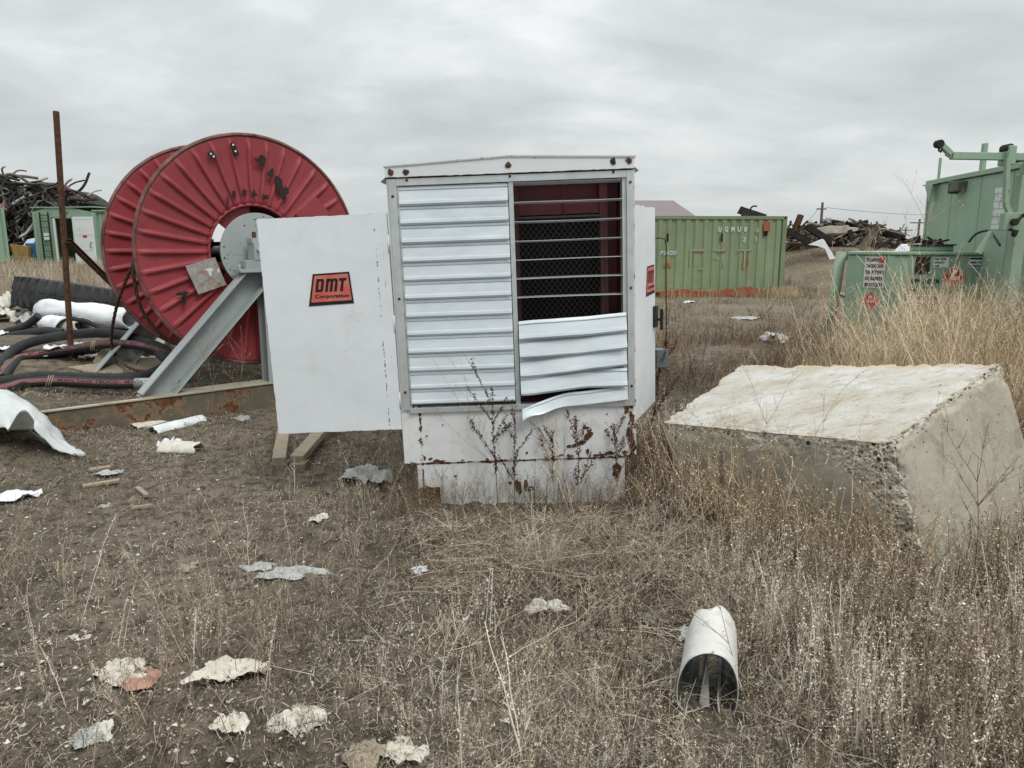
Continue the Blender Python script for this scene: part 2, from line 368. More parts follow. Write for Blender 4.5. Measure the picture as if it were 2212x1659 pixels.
topc = C.ramp(C.noise(2.6, 8, .62, .5, (1, 1.6, 1)), [(.28, (.34, .295, .22)), (.42, (.44, .41, .35)), (.62, (.545, .54, .515))])  # lighter than the sides: brightness from the sky put into the top's colour
topc = C.mix(C.math('MULTIPLY', C.step(C.noise(9, 8, .72, .3, (1, 2.4, 1)), .53, .62), .55), topc, (.29, .245, .18))
topc = C.mix(C.math('MULTIPLY', C.step(C.noise(34, 6, .75, .3, (1, 2, 1)), .56, .64), .5), topc, (.22, .19, .15))
cc = C.mix(tp.outputs['Fac'], side, topc)
cc = C.mix(C.math('MULTIPLY', C.step(C.math('ADD', C.math('MULTIPLY', tp.outputs['Alpha'], 0.0), C.noise(1.4, 3)), .5, .6), 0.0), cc, (.5, .33, .18))
bor = C.n('ShaderNodeAttribute', attribute_name='edge', attribute_type='GEOMETRY')
cc = C.mix(C.math('MULTIPLY', C.math('MULTIPLY', C.step(C.math('ADD', bor.outputs['Fac'], C.math('SUBTRACT', C.noise(6, 6, .7), .5)), .3, .75), C.step(C.noise(3, 4), .36, .6)), .75), cc, (.50, .37, .24))
vo = C.voro(62); agg = C.ramp(vo.outputs['Color'], [(.1, (.05, .045, .042)), (.25, (.22, .19, .15)), (.45, (.42, .385, .32)), (.75, (.56, .52, .44)), (.95, (.62, .59, .52))])
agg = C.mix(C.step(vo.outputs['Distance'], .40, .55), agg, (.50, .46, .38))
brk = C.step(C.math('ADD', at.outputs['Fac'], C.math('MULTIPLY', C.math('SUBTRACT', C.noise(7, 6, .7), .5), 1.5)), .5, .58)
lg = C.voro(27); agg = C.mix(C.math('MULTIPLY', C.step(lg.outputs['Distance'], .34, .28), C.step(C.noise(5, 3), .50, .54)), agg, C.ramp(lg.outputs['Color'], [(.2, (.035, .033, .032)), (.5, (.16, .13, .11)), (.8, (.40, .36, .30))]))
C.color(C.mix(brk, cc, agg))
C.bump(C.math('ADD', C.math('MULTIPLY', C.math('MULTIPLY', vo.outputs['Distance'], -1.0), brk), C.math('ADD', C.math('MULTIPLY', C.noise(45, 6, .7), .3), C.math('ADD', C.math('MULTIPLY', C.noise(8, 5, .7, .3), .6), C.math('MULTIPLY', C.math('MULTIPLY', C.noise(14, 7, .75, .4, (1, 2.2, 1)), tp.outputs['Fac']), .7)))), .8, .016)
M_conc = C.m
# ground
Gm = MT('dry_dirt', .96, 0, .15)
base = Gm.ramp(Gm.noise(.8, 8, .62), [(.3, (.125, .104, .078)), (.7, (.225, .190, .145))])
base = Gm.mix(Gm.step(Gm.noise(11, 8, .7), .42, .66), base, (.055, .045, .033))
base = Gm.mix(Gm.math('MULTIPLY', Gm.step(Gm.noise(28, 5, .7), .56, .68), .6), base, (.23, .20, .155))
vg = Gm.voro(75); chips = Gm.math('MULTIPLY', Gm.step(vg.outputs['Distance'], .22, .12), Gm.step(Gm.noise(2.5, 3), .50, .62))
base = Gm.mix(Gm.math('MULTIPLY', chips, .8), base, (.42, .38, .3))
base = Gm.mix(Gm.math('MULTIPLY', Gm.step(Gm.noise(.55, 5, .6, .6, None, (4, 7, 0)), .50, .62), .45), base, (.060, .050, .037))
sepg = Gm.xyz(); far = Gm.step(sepg[1], 10, 26)
base = Gm.mix(Gm.math('MULTIPLY', far, .75), base, Gm.ramp(Gm.noise(.5, 8, .75, 0, (.35, 1.2, 1)), [(.35, (.13, .105, .07)), (.6, (.25, .22, .165))]))
Gm.color(base)
Gm.bump(Gm.math('ADD', Gm.noise(55, 7, .75), Gm.math('MULTIPLY', Gm.noise(16, 5, .6), 1.2)), .75, .02)
M_ground = Gm.m
def vegmat(name, stops, rough=.85):
    M = MT(name, rough, 0, .2); a = M.n('ShaderNodeAttribute', attribute_name='tint', attribute_type='GEOMETRY')
    M.color(M.ramp(a.outputs['Fac'], stops)); 
    return M.m
M_weed = vegmat('dry_weed_stems', [(0., (.08, .052, .034)), (.3, (.20, .155, .11)), (.6, (.37, .30, .215)), (.82, (.56, .49, .38)), (1., (.74, .70, .60))])
M_brownweed = vegmat('brown_weed_stems', [(0., (.04, .023, .016)), (.45, (.13, .082, .05)), (.8, (.30, .22, .14)), (1., (.45, .37, .26))])
M_tan = vegmat('tan_tall_grass', [(0., (.10, .065, .04)), (.4, (.36, .265, .16)), (.8, (.58, .465, .31)), (1., (.72, .62, .47))])
M_twig = vegmat('ground_straw', [(0., (.045, .032, .022)), (.5, (.12, .095, .066)), (.75, (.27, .23, .17)), (1., (.52, .47, .38))])
# ------------------------------------------------------------------ ground
def axis(lo, hi, n, k):
    t = np.linspace(math.asinh(lo / k), math.asinh(hi / k), n); return np.sinh(t) * k
def ground():
    xs = axis(-420, 420, 820, 2.6); ys = 1.4 + axis(-3, 900, 900, 2.2)
    X, Y = np.meshgrid(xs, ys, indexing='ij'); Z = hfull(X, Y)
    co = np.stack([X, Y, Z], -1).reshape(-1, 3); nx, ny = len(xs), len(ys)
    i, j = np.meshgrid(np.arange(nx - 1), np.arange(ny - 1), indexing='ij'); a = (i * ny + j).ravel()
    fast_mesh('ground', co, np.stack([a, a + ny, a + ny + 1, a + 1], -1), M_ground, None, True)
def fast_mesh(name, co, q, mat, tint=None, smooth=False, label=None, cat=None, kind='structure'):
    me = bpy.data.meshes.new(name); me.vertices.add(len(co)); me.vertices.foreach_set('co', np.ascontiguousarray(co, np.float32).ravel())
    me.loops.add(len(q) * 4); me.loops.foreach_set('vertex_index', np.ascontiguousarray(q, np.int32).ravel())
    me.polygons.add(len(q)); me.polygons.foreach_set('loop_start', np.arange(0, len(q) * 4, 4, dtype=np.int32))
    me.polygons.foreach_set('use_smooth', np.full(len(q), smooth)); me.update(calc_edges=True)
    if tint is not None:
        at = me.attributes.new('tint', 'FLOAT', 'POINT'); at.data.foreach_set('value', np.ascontiguousarray(tint, np.float32))
    me.materials.append(mat); o = bpy.data.objects.new(name, me); col.objects.link(o); tag(o, label, cat, None, kind); return o
ground()
# ================================================================== big structures
CAB = thing('generator_enclosure', 'white rusting generator housing with open louvres and both side doors swung out', 'generator housing',
            tuple(atY(1125, 1090, 4.42)), (0, R(-2.1), 0))
# local frame of the housing: x to the right, y to the back, z up, front face at y = 0
mb = MB()
mb.box(-.71, -.69, 0, 1.9, .29, 2.0); mb.box(.705, .725, 0, 1.9, .29, 2.0)           # corner returns, side walls (low part)
mb = MB()
for sx in (-1, 1):
    xa, xb = (-.71, -.675) if sx < 0 else (.69, .725)
    mb.box(xa, xb, .0, .07, .29, 2.0); mb.box(xa, xb, 1.83, 1.9, .29, 2.0); mb.box(xa, xb, .07, 1.83, .29, .52); mb.box(xa, xb, .07, 1.83, 1.83, 2.0)
mb.box(-.675, .69, 1.88, 1.9, .29, 2.0)
mb.box(-.675, .69, .003, .03, .29, .642)
BODY = mb
mb = MB(); mb.box(-.635, .655, .012, 1.85, -.12, .288); mb.box(-.625, -.50, .008, .012, -.1, .13, 1)
for i, (x, z, a, b) in enumerate(((-.565, .09, .05, .055), (-.01, .12, .02, .05), (-.06, .14, .012, .01), (.05, .10, .03, .015), (.04, .13, .012, .04), (-.40, .2, .008, .008), (.60, .19, .03, .04))):
    mb.add([(p[0], .0088 - i * .0002, p[1]) for p in blob(x, z, a, b, 40 + i)], [tuple(range(18))], 2)
mb.build('base_skirt', [M_whitelow, M_darkrust, M_rust], CAB, .002)
# irregular rust sores on the lower front panel
mb = BODY
for i, (x, z, a, b) in enumerate(((-.60, .615, .012, .03), (-.60, .52, .009, .016), (-.60, .56, .005, .02), (-.585, .33, .008, .012), (-.50, .288 + .016, .04, .008), (-.545, .315, .01, .009),
        (.665, .58, .016, .03), (.69, .45, .02, .05), (.70, .36, .016, .03), (.58, .315, .03, .012), (.66, .31, .015, .014), (.43, .33, .008, .022), (.52, .305, .05, .006),
        (.34, .375, .035, .010), (.38, .39, .03, .012), (.42, .42, .022, .022), (.445, .455, .018, .02), (.43, .48, .02, .008), (-.57, .655 - .012, .025, .005), (.05, .33, .008, .007), (.32, .302, .012, .006))):
    mb.add([(p[0], -.0006 - i * .00005, p[1]) for p in blob(x, z, a, b, i, 18, .7)], [tuple(range(18))], 1)
rnd = random.Random(3)
for i in range(70):
    if i < 26: x, z = rnd.uniform(-.68, .70), .288 + abs(rnd.gauss(0, .012))
    elif i < 46: x, z = rnd.gauss(.68, .02), rnd.uniform(.30, .64)
    elif i < 56: x, z = rnd.gauss(-.60, .006), rnd.uniform(.3, .64)
    else: x, z = rnd.uniform(-.68, .7), rnd.uniform(.3, .63)
    q = rnd.uniform(.002, .009) * (.5 if i > 55 else 1); mb.add([(min(.724, p[0]), -.0018 - i * .00002, p[1]) for p in blob(x, z, q * rnd.uniform(.6, 1.8), q * rnd.uniform(.6, 1.6), 500 + i, 18, .8)], [tuple(range(18))], 1 + (i % 3 == 0))
mb.build('body', [M_whitelow, M_darkrust, M_rust], CAB)
# roof
mb = MB()
yf, yb = -.025, 1.95
prof = [(-.712, 2.003), (.718, 2.003), (.721, 2.069), (0., 2.097), (-.709, 2.064)]
mb.prism(prof, (0, yf + .0, 0), (1, 0, 0), (0, 0, 1), -(yb - yf)) 
mb.build('roof', [paint('roof_enamel', (.62, .66, .68), .15, 8, .45, .06, spots=.6, lines=((2, 2.003, .008, .4), (2, 2.085, .02, .12)))], CAB, .002)
mb = MB()
mb.hexa([(-.716, -.032, 2.062), (0, -.032, 2.095), (0, 1.96, 2.095), (-.716, 1.96, 2.062), (-.716, -.032, 2.069), (0, -.032, 2.103), (0, 1.96, 2.103), (-.716, 1.96, 2.069)])
mb.hexa([(0, -.032, 2.095), (.728, -.032, 2.067), (.728, 1.96, 2.067), (0, 1.96, 2.095), (0, -.032, 2.103), (.728, -.032, 2.075), (.728, 1.96, 2.075), (0, 1.96, 2.103)])
mb.hexa([(.722, .02, 2.02), (.752, .02, 1.995), (.752, 1.9, 1.995), (.722, 1.9, 2.02), (.722, .02, 2.024), (.754, .02, 1.999), (.754, 1.9, 1.999), (.722, 1.9, 2.024)])
mb.hexa([(-.745, .02, 1.985), (-.713, .02, 2.01), (-.713, 1.9, 2.01), (-.745, 1.9, 1.985), (-.747, .02, 1.989), (-.713, .02, 2.014), (-.713, 1.9, 2.014), (-.747, 1.9, 1.989)])
mb.build('roof_edge', [paint('roof_edge_enamel', (.5, .5, .5), .62, 14, .6)], CAB)
# louvre frame
mb = MB()
mb.box(-.697, -.652, -.016, .05, .632, 1.998); mb.box(.676, .716, -.016, .05, .612, 1.998)
mb.box(-.652, .676, -.0145, .05, 1.958, 1.998); mb.box(-.652, .676, -.0145, .05, .612, .645)
mb.box(-.006, .022, -.006, .09, .645, 1.958); mb.box(-.652, -.640, -.004, .09, .645, 1.958); mb.box(.652, .676, .0, .09, .645, 1.958)
mb.build('louvre_frame', [M_alu], CAB, .0015)
PROF = [(0, .004), (-.014, -.001), (-.018, -.006), (-.024, -.001), (-.078, -.009), (-.084, -.017), (-.098, -.019), (-.108, -.010), (-.109, -.002)]
def slat(x0, x1, zl, zr, name='louvre_slat', ys=1., rot=0., wave=0., droop=None, yo=-.001, label=None, sc=1., seed=0):
    c, s_ = math.cos(rot), math.sin(rot)
    def fn(a, b):
        k = b * (len(PROF) - 1); i = min(int(k), len(PROF) - 2); t = k - i
        z = (PROF[i][0] * (1 - t) + PROF[i + 1][0] * t) * sc; y = (PROF[i][1] * (1 - t) + PROF[i + 1][1] * t) * ys
        y, z = y * c - z * s_, y * s_ + z * c
        zb = zl * (1 - a) + zr * a + wave * math.sin(a * 5.1 + seed) * (1 + .3 * math.sin(a * 13))
        y += wave * 1.2 * math.sin(a * 7 + seed * 2)
        if droop:
            q = max(0, 1 - a / .45); zb -= droop * q ** 1.4; z *= 1 - .35 * q * b; y -= .05 * q ** 2 * b + .02 * q
            z += .012 * math.sin(a * 22) * q * b
        return (x0 * (1 - a) + x1 * a, y + yo, z + zb)
    MB().sheet(fn, 28, len(PROF) - 1, 0, False).build(name, [M_galv], CAB, 0, .0018, label)
for i in range(11): slat(-.640, -.010, 1.953 - i * .1085, 1.953 - i * .1085, rot=R(.6 * math.sin(i * 2.1)))
slat(-.640, -.010, 1.953 - 11 * .1085, 1.953 - 11 * .1085, sc=.86)
for i in range(7): slat(.023, .654, 1.951 - i * .1105, 1.951 - i * .1105, ys=.25, rot=R(90 + 1.5 * math.sin(i * 1.7) - (1.951 - i * .1105 - 1.6) * 8), yo=.0, label='slat standing open, edge towards the viewer', wave=.0008, seed=i)
for i, (a, b) in enumerate(((1.147, 1.182), (1.040, 1.075), (.928, .972), (.822, .852))):
    slat(.026, .668, a, b, rot=R(-7), wave=.003 + .001 * i, yo=-.014, label='bent slat hanging askew', sc=1.06, seed=i * 1.3 + 1)
slat(.03, .672, .690, .733, rot=R(-4), wave=.003, yo=-.014, label='lowest slat, crumpled and dropped at its inner end', sc=.8, seed=2.2, droop=.075)
# inside
mb = MB()
mb.box(.0, .05, .16, .2, .64, 1.97); mb.box(.535, .585, .14, .2, .64, 1.97); mb.box(.05, .535, .16, .2, 1.77, 1.86); mb.box(-.66, .66, .22, .25, 1.86, 1.99); mb.box(-.66, .66, .15, .2, .52, .64)
mb.box(.318, .324, .145, .16, 1.70, 1.97)
mb.box(.655, .67, .06, .32, .52, 1.84); mb.box(.585, .655, .26, .29, .52, 1.99)  # side baffle and strip, added to block daylight from the open side
mb.build('radiator_shroud', [M_redin], CAB, .002)
mb = MB(); mb.box(-.655, .665, .30, 1.75, .32, 1.98); mb.build('radiator_core', [M_black], CAB)
mb = MB()
dx, dz = .034, .042; nxm, nzm = 15, 27
for i in range(nxm):
    for j in range(nzm):
        x = .035 + i * dx; z = .62 + j * dz
        for (ax, az, bx, bz) in ((0, 0, dx / 2, dz / 2), (dx / 2, dz / 2, dx, 0), (dx / 2, dz / 2, 0, dz), (dx, dz, dx / 2, dz / 2)):
            p = Vector((x + ax, .135, z + az)); q = Vector((x + bx, .135, z + bz)); d = (q - p).normalized(); n = Vector((-d.z, 0, d.x)) * .0015
            mb.add([p - n, q - n, q + n, p + n], [(0, 1, 2, 3)])
mb.box(.025, .04, .128, .14, .62, 1.76); mb.box(.54, .555, .128, .14, .62, 1.76); mb.box(.04, .54, .13, .139, 1.75, 1.762)
mb.build('mesh_guard', [plain('guard_wire', (.075, .06, .05), .6, .2)], CAB, 0, 0)
def bolt(x, z, r=.011, y=-.026, halo=True):
    m = MB(); m.cyl((x, y + .003, z), (x, y - .004, z), r, 12); m.cyl((x, y - .004, z), (x, y - .008, z), r * .62, 6)
    if halo: m.add([(p[0], y - .0008, p[1]) for p in blob(x, z, r * 1.5, r * 1.7, int(x * 1000 + z * 77), 18, .3)], [tuple(range(18))], 1)
    m.build('bolt', [M_darkrust, M_rust], CAB)
for x, z in ((-.68, 2.032), (-.59, 2.034), (.0, 2.048), (.60, 2.052), (.69, 2.05)): bolt(x, z, .011, -.028)
for x, z in ((-.588, 1.988), (.005, 1.988), (.60, 1.99)): bolt(x, z, .008, -.0148, False)
for x, z in ((-.675, 1.90), (-.675, 1.31), (-.675, .745), (.697, 1.93), (.697, 1.325), (.697, .735)): bolt(x, z, .008, -.0165, False)
# doors
def sticker(parent, o, ux, uz, w, h, ny):
    """trapezoid company sticker: black plate, red field, lettering, each sheet just proud of the one below"""
    o, ux, uz, ny = Vector(o), Vector(ux), Vector(uz), Vector(ny); m = MB()
    P = lambda x, z, k: o + ux * (x * w) + uz * (z * h) + ny * (.0012 * k)
    m.poly([P(-.012, -.012, .8), P(1.012, .028, .8), P(.963, 1.012, .8), P(.138, .985, .8)], 2)
    m.poly([P(0, 0, 1.6), P(1, .04, 1.6), P(.95, 1, 1.6), P(.15, .97, 1.6)], 0)
    m.poly([P(.06, .115, 2.4), P(.96, .145, 2.4), P(.915, .945, 2.4), P(.185, .915, 2.4)], 1)
    for L_ in ([[(0, 0), (0, 1), (.20, 1), (.26, .90), (.26, .10), (.20, 0), (.17, .2), (.17, .8), (.09, .8), (.09, .2), (.17, .2), (.20, 0)]],
               [[(.33, 0), (.42, 0), (.42, 1), (.33, 1)], [(.48, 0), (.57, 0), (.57, .80), (.48, .80)], [(.63, 0), (.72, 0), (.72, .88), (.66, 1), (.63, .80)], [(.42, .72), (.48, .80), (.57, .80), (.63, .80), (.66, 1), (.56, 1), (.525, .93), (.49, 1), (.42, 1)]],
               [[(.75, .80), (1.0, .80), (1.0, 1), (.75, 1)], [(.83, 0), (.92, 0), (.92, .80), (.83, .80)]]):
        for pg in L_:
            if len(pg) == 12:
                for q4 in ([0, 1, 8, 9], ): pass
                for pg2 in ([(0, 0), (.09, 0), (.09, 1), (0, 1)], [(.09, .8), (.17, .8), (.20, 1), (.09, 1)], [(.09, 0), (.20, 0), (.17, .2), (.09, .2)], [(.20, 0), (.26, .10), (.26, .90), (.20, 1), (.17, .8), (.17, .2)]): m.poly([P(.17 + (a * .66) + b * .055, .42 + b * .40, 3.2) for a, b in pg2], 0)
            else: m.poly([P(.17 + (a * .66) + b * .055, .42 + b * .40, 3.2) for a, b in pg], 0)
    m.text('Corporation', P(.155, .20, 3.2), ux, uz, w * .755, h * .15, 0, .03, 0)
    return m.build('sticker', [M_blk, M_stk, M_sign], parent)
DL = MB(); DL.box(-.765, 0, 0, .035, 0, 1.297); DL.box(-.76, -.74, -.0, .0, 0, 0)
DL = MB(); DL.box(-.765, 0, 0, .035, 0, 1.297)
DENT = 1
for i in range(46):
    z = random.uniform(.02, .62) if i < 30 else random.uniform(.7, 1.28); q = random.uniform(.0015, .004); DL.add([(p[0], -.0012 - i * .00002, p[1]) for p in blob(-.075 + random.gauss(0, .0015), z, q * .7, q * 2.2, 700 + i)], [tuple(range(18))], 1)
M_dr = paint('door_skin', (.66, .70, .73), .0, 4, .30, .05, spots=.45, dirt=(.42, .38, .31), dirtamt=.22, streak=.14, lines=((0, -.035, .004, .26), (2, 1.297, .006, .3), (2, 0., .008, .32), (0, -.765, .006, .3)))
_t = M_dr.node_tree; _b = [n for n in _t.nodes if n.type == 'BUMP'][0]; _n = _t.nodes.new('ShaderNodeTexNoise'); _n.inputs['Scale'].default_value = 2.2; _n.inputs['Detail'].default_value = 2
_c = [n for n in _t.nodes if n.type == 'TEX_COORD'][0]; _t.links.new(_c.outputs['Object'], _n.inputs[0]); _b2 = _t.nodes.new('ShaderNodeBump'); _b2.inputs['Strength'].default_value = .35; _b2.inputs['Distance'].default_value = .05
_t.links.new(_n.outputs[0], _b2.inputs['Height']); _t.links.new(_b2.outputs[0], _b.inputs['Normal'])
dl = DL.build('door', [M_dr, M_rust], CAB, 0, 0, 'left door swung fully open, flat to the viewer', (-.712, .0, .512), (0, R(-.4), R(-1.0)))
sticker(dl, (-.503, -.0005, .775), (1, 0, 0), (0, 0, 1), .272, .195, (0, -1, 0))
m = MB()
for z in (.18, .65, 1.12): m = MB(); m.cyl((-.0, -.0, z - .05), (-.0, -.0, z + .05), .005, 8); m.build('hinge', [M_dr], dl)
DR = MB(); DR.box(0, .60, 0, .035, 0, 1.30)
dr = DR.build('door', [M_dr], CAB, .003, 0, 'right door standing open, seen nearly edge on', (.725, .01, .505), (0, 0, R(68)))
sticker(dr, (.30, -.0005, .74), (1, 0, 0), (0, 0, 1), .272, .195, (0, -1, 0))
m = MB(); m.box(.52, .60, -.02, -.001, .52, .66); m.beam((.565, -.05, .50), (.565, -.05, .64), .02, .02); m.beam((.565, -.05, .57), (.565, -.015, .57), .016, .016); m.build('latch', [M_darkiron], dr, .002)
mb = MB()
pp = [atY(1386, 516, 5.3), atY(1428, 514, 5.3), atY(1437, 518, 5.3), atY(1439, 530, 5.3), atY(1439, 765, 5.3)]
Mi = (Matrix.Translation(CAB.location) @ Matrix.Rotation(R(-2.1), 4, 'Y')).inverted()
mb.tube([Mi @ p for p in pp], .0042, 6); mb.build('hook_rod', [M_darkrust], CAB)
q = Mi @ atY(1428, 772, 5.25); mb = MB(); mb.box(q.x - .04, q.x + .045, q.y - .03, q.y + .07, q.z - .07, q.z + .06); mb.box(q.x - .35, q.x - .04, q.y - .01, q.y + .03, q.z - .02, q.z + .02); mb.build('junction_box', [plain('galvanised_box', (.16, .18, .19), .5, .2, metal=.3)], CAB, .004)
# ------------------------------------------------------------------ reel
AXC = Vector((-2.49 * 1.03, 7.3 * 1.03, 1.53)); YW = R(41)
REEL = thing('cable_reel', 'large red steel cable reel with ribbed flanges, raised on a grey stand', 'cable reel', tuple(AXC), (0, 0, YW))
RR, RH = 1.12, .455
def flange(y, side, name):
    na, nr = 792, 14; vs = []
    for j in range(nr + 1):
        r = RH + (RR - RH) * j / nr
        for i in range(na):
            a = 2 * math.pi * i / na; k = round(a / (2 * math.pi / 36)) * (2 * math.pi / 36); d = abs(a - k) * r
            q = min(1, max(0, (.026 - d) / .015)); q = q * q * (3 - 2 * q)
            tp = min(1, max(0, (1.075 - r) / .06)) * min(1, max(.35, (r - RH + .03) / .15))
            dish = .02 * math.sin(math.pi * (r - RH) / (RR - RH))
            vs.append((r * math.cos(a), y + dish - .034 * q * tp, r * math.sin(a)))
    m = MB(); m.add(vs, [(j * na + i, j * na + (i + 1) % na, (j + 1) * na + (i + 1) % na, (j + 1) * na + i) for j in range(nr) for i in range(na)], 0, True)
    ring = lambda r, yy, n=96: [(r * math.cos(2 * math.pi * i / n), yy, r * math.sin(2 * math.pi * i / n)) for i in range(n)]
    m.tube(ring(RH, y), .014, 8, 0, closed=True)
    if name == 'flange' and y == 0: patches(m)
    o = m.build(name, [M_red, M_darkiron, M_stencil], REEL, 0, .006)
    m = MB(); m.tube(ring(RR, y), .014, 8, 0, closed=True); m.tube(ring(RR - .008, y - .010), .008, 6, 0, closed=True); m.build('rim', [M_rim], o)
    return o
def chip(r, ang, a, b, seed, y=-.042):
    cx_, cz_ = r * math.cos(R(ang)), r * math.sin(R(ang)); return [(p[0], y - seed * .0001, p[1]) for p in blob(cx_, cz_, a, b, seed, 18, .9)]
def patches(m):
    for i, (r, an, a, b) in enumerate(((.86, 83, .03, .045), (.80, 77, .03, .035), (.88, 87, .025, .02), (.76, 70, .04, .05), (.70, 66, .025, .045), (.66, 60, .035, .05), (.60, 58, .012, .06), (.73, 68, .015, .06),
            (.56, 78, .02, .025), (.56, 88, .02, .03), (.57, 98, .02, .025), (.58, 108, .012, .04), (.54, 118, .008, .045), (.82, 207, .05, .015), (.85, 210, .02, .04), (.86, 272, .018, .20), (.9, 279, .008, .09), (1.0, 274, .03, .05))):
        m.add(chip(r, an, a, b, i), [tuple(range(18))], 1)
    for (r, an) in ((.985, 113), (.955, 112.2), (1.02, 99.5), (.99, 99.3), (.96, 99), (.935, 98.6)):
        cx_, cz_ = r * math.cos(R(an)), r * math.sin(R(an)); m.cyl((cx_, -.03, cz_), (cx_, -.042, cz_), .022, 14, 1)
    for (r, an) in ((.985, 113), (.955, 112.2), (1.02, 99.5), (.96, 99)):
        cx_, cz_ = r * math.cos(R(an)), r * math.sin(R(an)); m.cyl((cx_, -.0405, cz_), (cx_, -.0425, cz_), .008, 10, 2)
fl = flange(0, 1, 'flange'); fr = flange(1.15, -1, 'flange')
# drum and spoke plates
m = MB(); n = 64
for i in range(n):
    a0, a1 = 2 * math.pi * i / n, 2 * math.pi * (i + 1) / n; c0, s0, c1, s1 = math.cos(a0) * .452, math.sin(a0) * .452, math.cos(a1) * .452, math.sin(a1) * .452
    m.add([(c0, .02, s0), (c1, .02, s1), (c1, 1.13, s1), (c0, 1.13, s0)], [(0, 1, 2, 3)], 0, True)
m.build('drum', [M_redin], REEL, 0, .006)
def sector(a0, a1, r0, r1, y, hole=None):
    k = 14; pts = [(r0 * math.cos(R(a0 + (a1 - a0) * i / k)), r0 * math.sin(R(a0 + (a1 - a0) * i / k))) for i in range(k + 1)] + [(r1 * math.cos(R(a1 - (a1 - a0) * i / k)), r1 * math.sin(R(a1 - (a1 - a0) * i / k))) for i in range(k + 1)]
    return pts
for a0, a1 in ((92, 140), (196, 236), (300, 345), (20, 50)):
    m = MB(); m.prism(sector(a0, a1, .10, .45, 0), (0, .05, 0), (1, 0, 0), (0, 0, 1), -.012)
    if a0 == 196: m.cyl((.385 * math.cos(R(211)), .049, .385 * math.sin(R(211))), (.385 * math.cos(R(211)), .046, .385 * math.sin(R(211))), .032, 14, 1)
    m.build('spoke_plate', [M_red, M_black], REEL)
m = MB(); m.prism([(-.45 * math.cos(t), .45 * math.sin(t) - .0) for t in [R(x) for x in range(-90, 18, 6)]] + [(.1, .1), (.1, -.44)], (0, 1.12, 0), (1, 0, 0), (0, 0, 1), -.01); m.build('back_plate', [M_black], REEL)
m = MB(); m.cyl((0, -.45, 0), (0, 1.5, 0), .055, 20); m.build('axle', [M_grey], REEL)
m = MB(); m.cyl((0, -.06, 0), (0, -.085, 0), .375, 72); 
for i in range(60):
    an_ = random.uniform(0, 6.28); q_ = .365 * random.random() ** .35; p = blob(q_ * .97 * math.cos(an_), q_ * .97 * math.sin(an_), random.uniform(.003, .010), random.uniform(.003, .008), 300 + i); m.add([(a, -.0865 - i * .0001, b) for a, b in p], [tuple(range(18))], 1)
m.build('hub_disc', [M_grey, M_rust], REEL, .003)
m = MB()
PLs = [(-.625, -.15), (-.42, -.075), (-.28, -.34), (-.50, -.42)]
m.prism([(-.70, -.13), (-.42, -.05), (-.33, -.315), (-.60, -.40)], (0, -.045, 0), (1, 0, 0), (0, 0, 1), .008)
pl = m.build('patch_plate', [M_plate], REEL, .001, 0, 'square bare metal plate fixed over the ribs')
m = MB(); m.add([(p[0], -.0545, p[1]) for p in blob(-.475, -.19, .013, .045, 9)], [tuple(range(18))]); m.add([(p[0], -.0547, p[1]) for p in blob(-.47, -.17, .03, .02, 11)], [tuple(range(18))]); m.add([(p[0], -.0549, p[1]) for p in blob(-.395, -.175, .012, .022, 12)], [tuple(range(18))]); join_into(pl, m, [M_sign])
m = MB(); m.prism([(.42, .38), (.66, .56), (.80, .40), (.62, .20)], (0, -.04, 0), (1, 0, 0), (0, 0, 1), .008); m.build('cover_plate', [M_red], REEL, .001)
# stand, local frame like the reel's, origin on the front skid beam under the post
STO = BL.copy(); STO.z = 0
ST = thing('reel_stand', 'grey painted steel stand with diagonal brace on a rusty skid beam under the red reel', 'reel stand', tuple(STO), (0, 0, YAW))
sMi = (Matrix.Translation(STO) @ Matrix.Rotation(YAW, 4, 'Z')).inverted()
def onbeam(u, v, z):      # place on the plane of the stand
    d = ray(u, v); o = Vector((0, 0, H)); t = (BL - o).dot(BN) / d.dot(BN); return sMi @ (o + d * t)
bf = onbeam(345, 843, .25)
for side, yo in ((0, 0.), (1, 1.62)):
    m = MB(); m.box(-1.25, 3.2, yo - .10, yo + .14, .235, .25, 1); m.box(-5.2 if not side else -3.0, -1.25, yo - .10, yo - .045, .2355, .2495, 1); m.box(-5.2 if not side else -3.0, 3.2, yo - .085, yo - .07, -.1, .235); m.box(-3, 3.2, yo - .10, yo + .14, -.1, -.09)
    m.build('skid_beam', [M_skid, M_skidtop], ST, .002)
    m = MB(); m.beam((.0, yo, .25), (.0, yo, 1.33), .16, .17, (0, 1, 0), 0, 'I', .014); m.build('post', [M_grey], ST, .002)
    for sg in (-1, 1):
        m = MB(); m.beam((sg * 1.17, yo, .20), (sg * .05, yo, 1.36), .15, .24, (0, 0, 1), 0, 'C', .014)
        m.build('brace', [M_grey], ST, .002)
    m = MB(); m.box(-.30, .24, yo - .10, yo + .09, 1.335, 1.368); m.box(-.24, .15, yo - .085, yo + .07, 1.368, 1.45); m.box(-.15, .085, yo - .09, yo + .08, 1.45, 1.61); m.box(-.16, .07, yo - .07, yo + .06, 1.61, 1.66); m.cyl((.0, yo - .02, 1.61), (.0, yo - .02, 1.70), .05, 14)
    for bx in (-.27, .19): m.cyl((bx, yo, 1.365), (bx, yo, 1.41), .022, 6); 
    for bx in (-.11, -.03): m.cyl((bx, yo - .08, 1.55), (bx, yo - .11, 1.55), .020, 6); m.cyl((bx - .01, yo - .03, 1.66), (bx - .01, yo - .03, 1.72), .020, 6, 1)
    m.build('bearing_block', [M_grey, M_rust], ST, .004)
for x in (-2.9, -1.6, 0.2, 1.8, 3.1):
    m = MB(); m.box(x - .05, x + .05, .14, 1.52, .05, .2); m.build('cross_member', [M_skid], ST, .003)
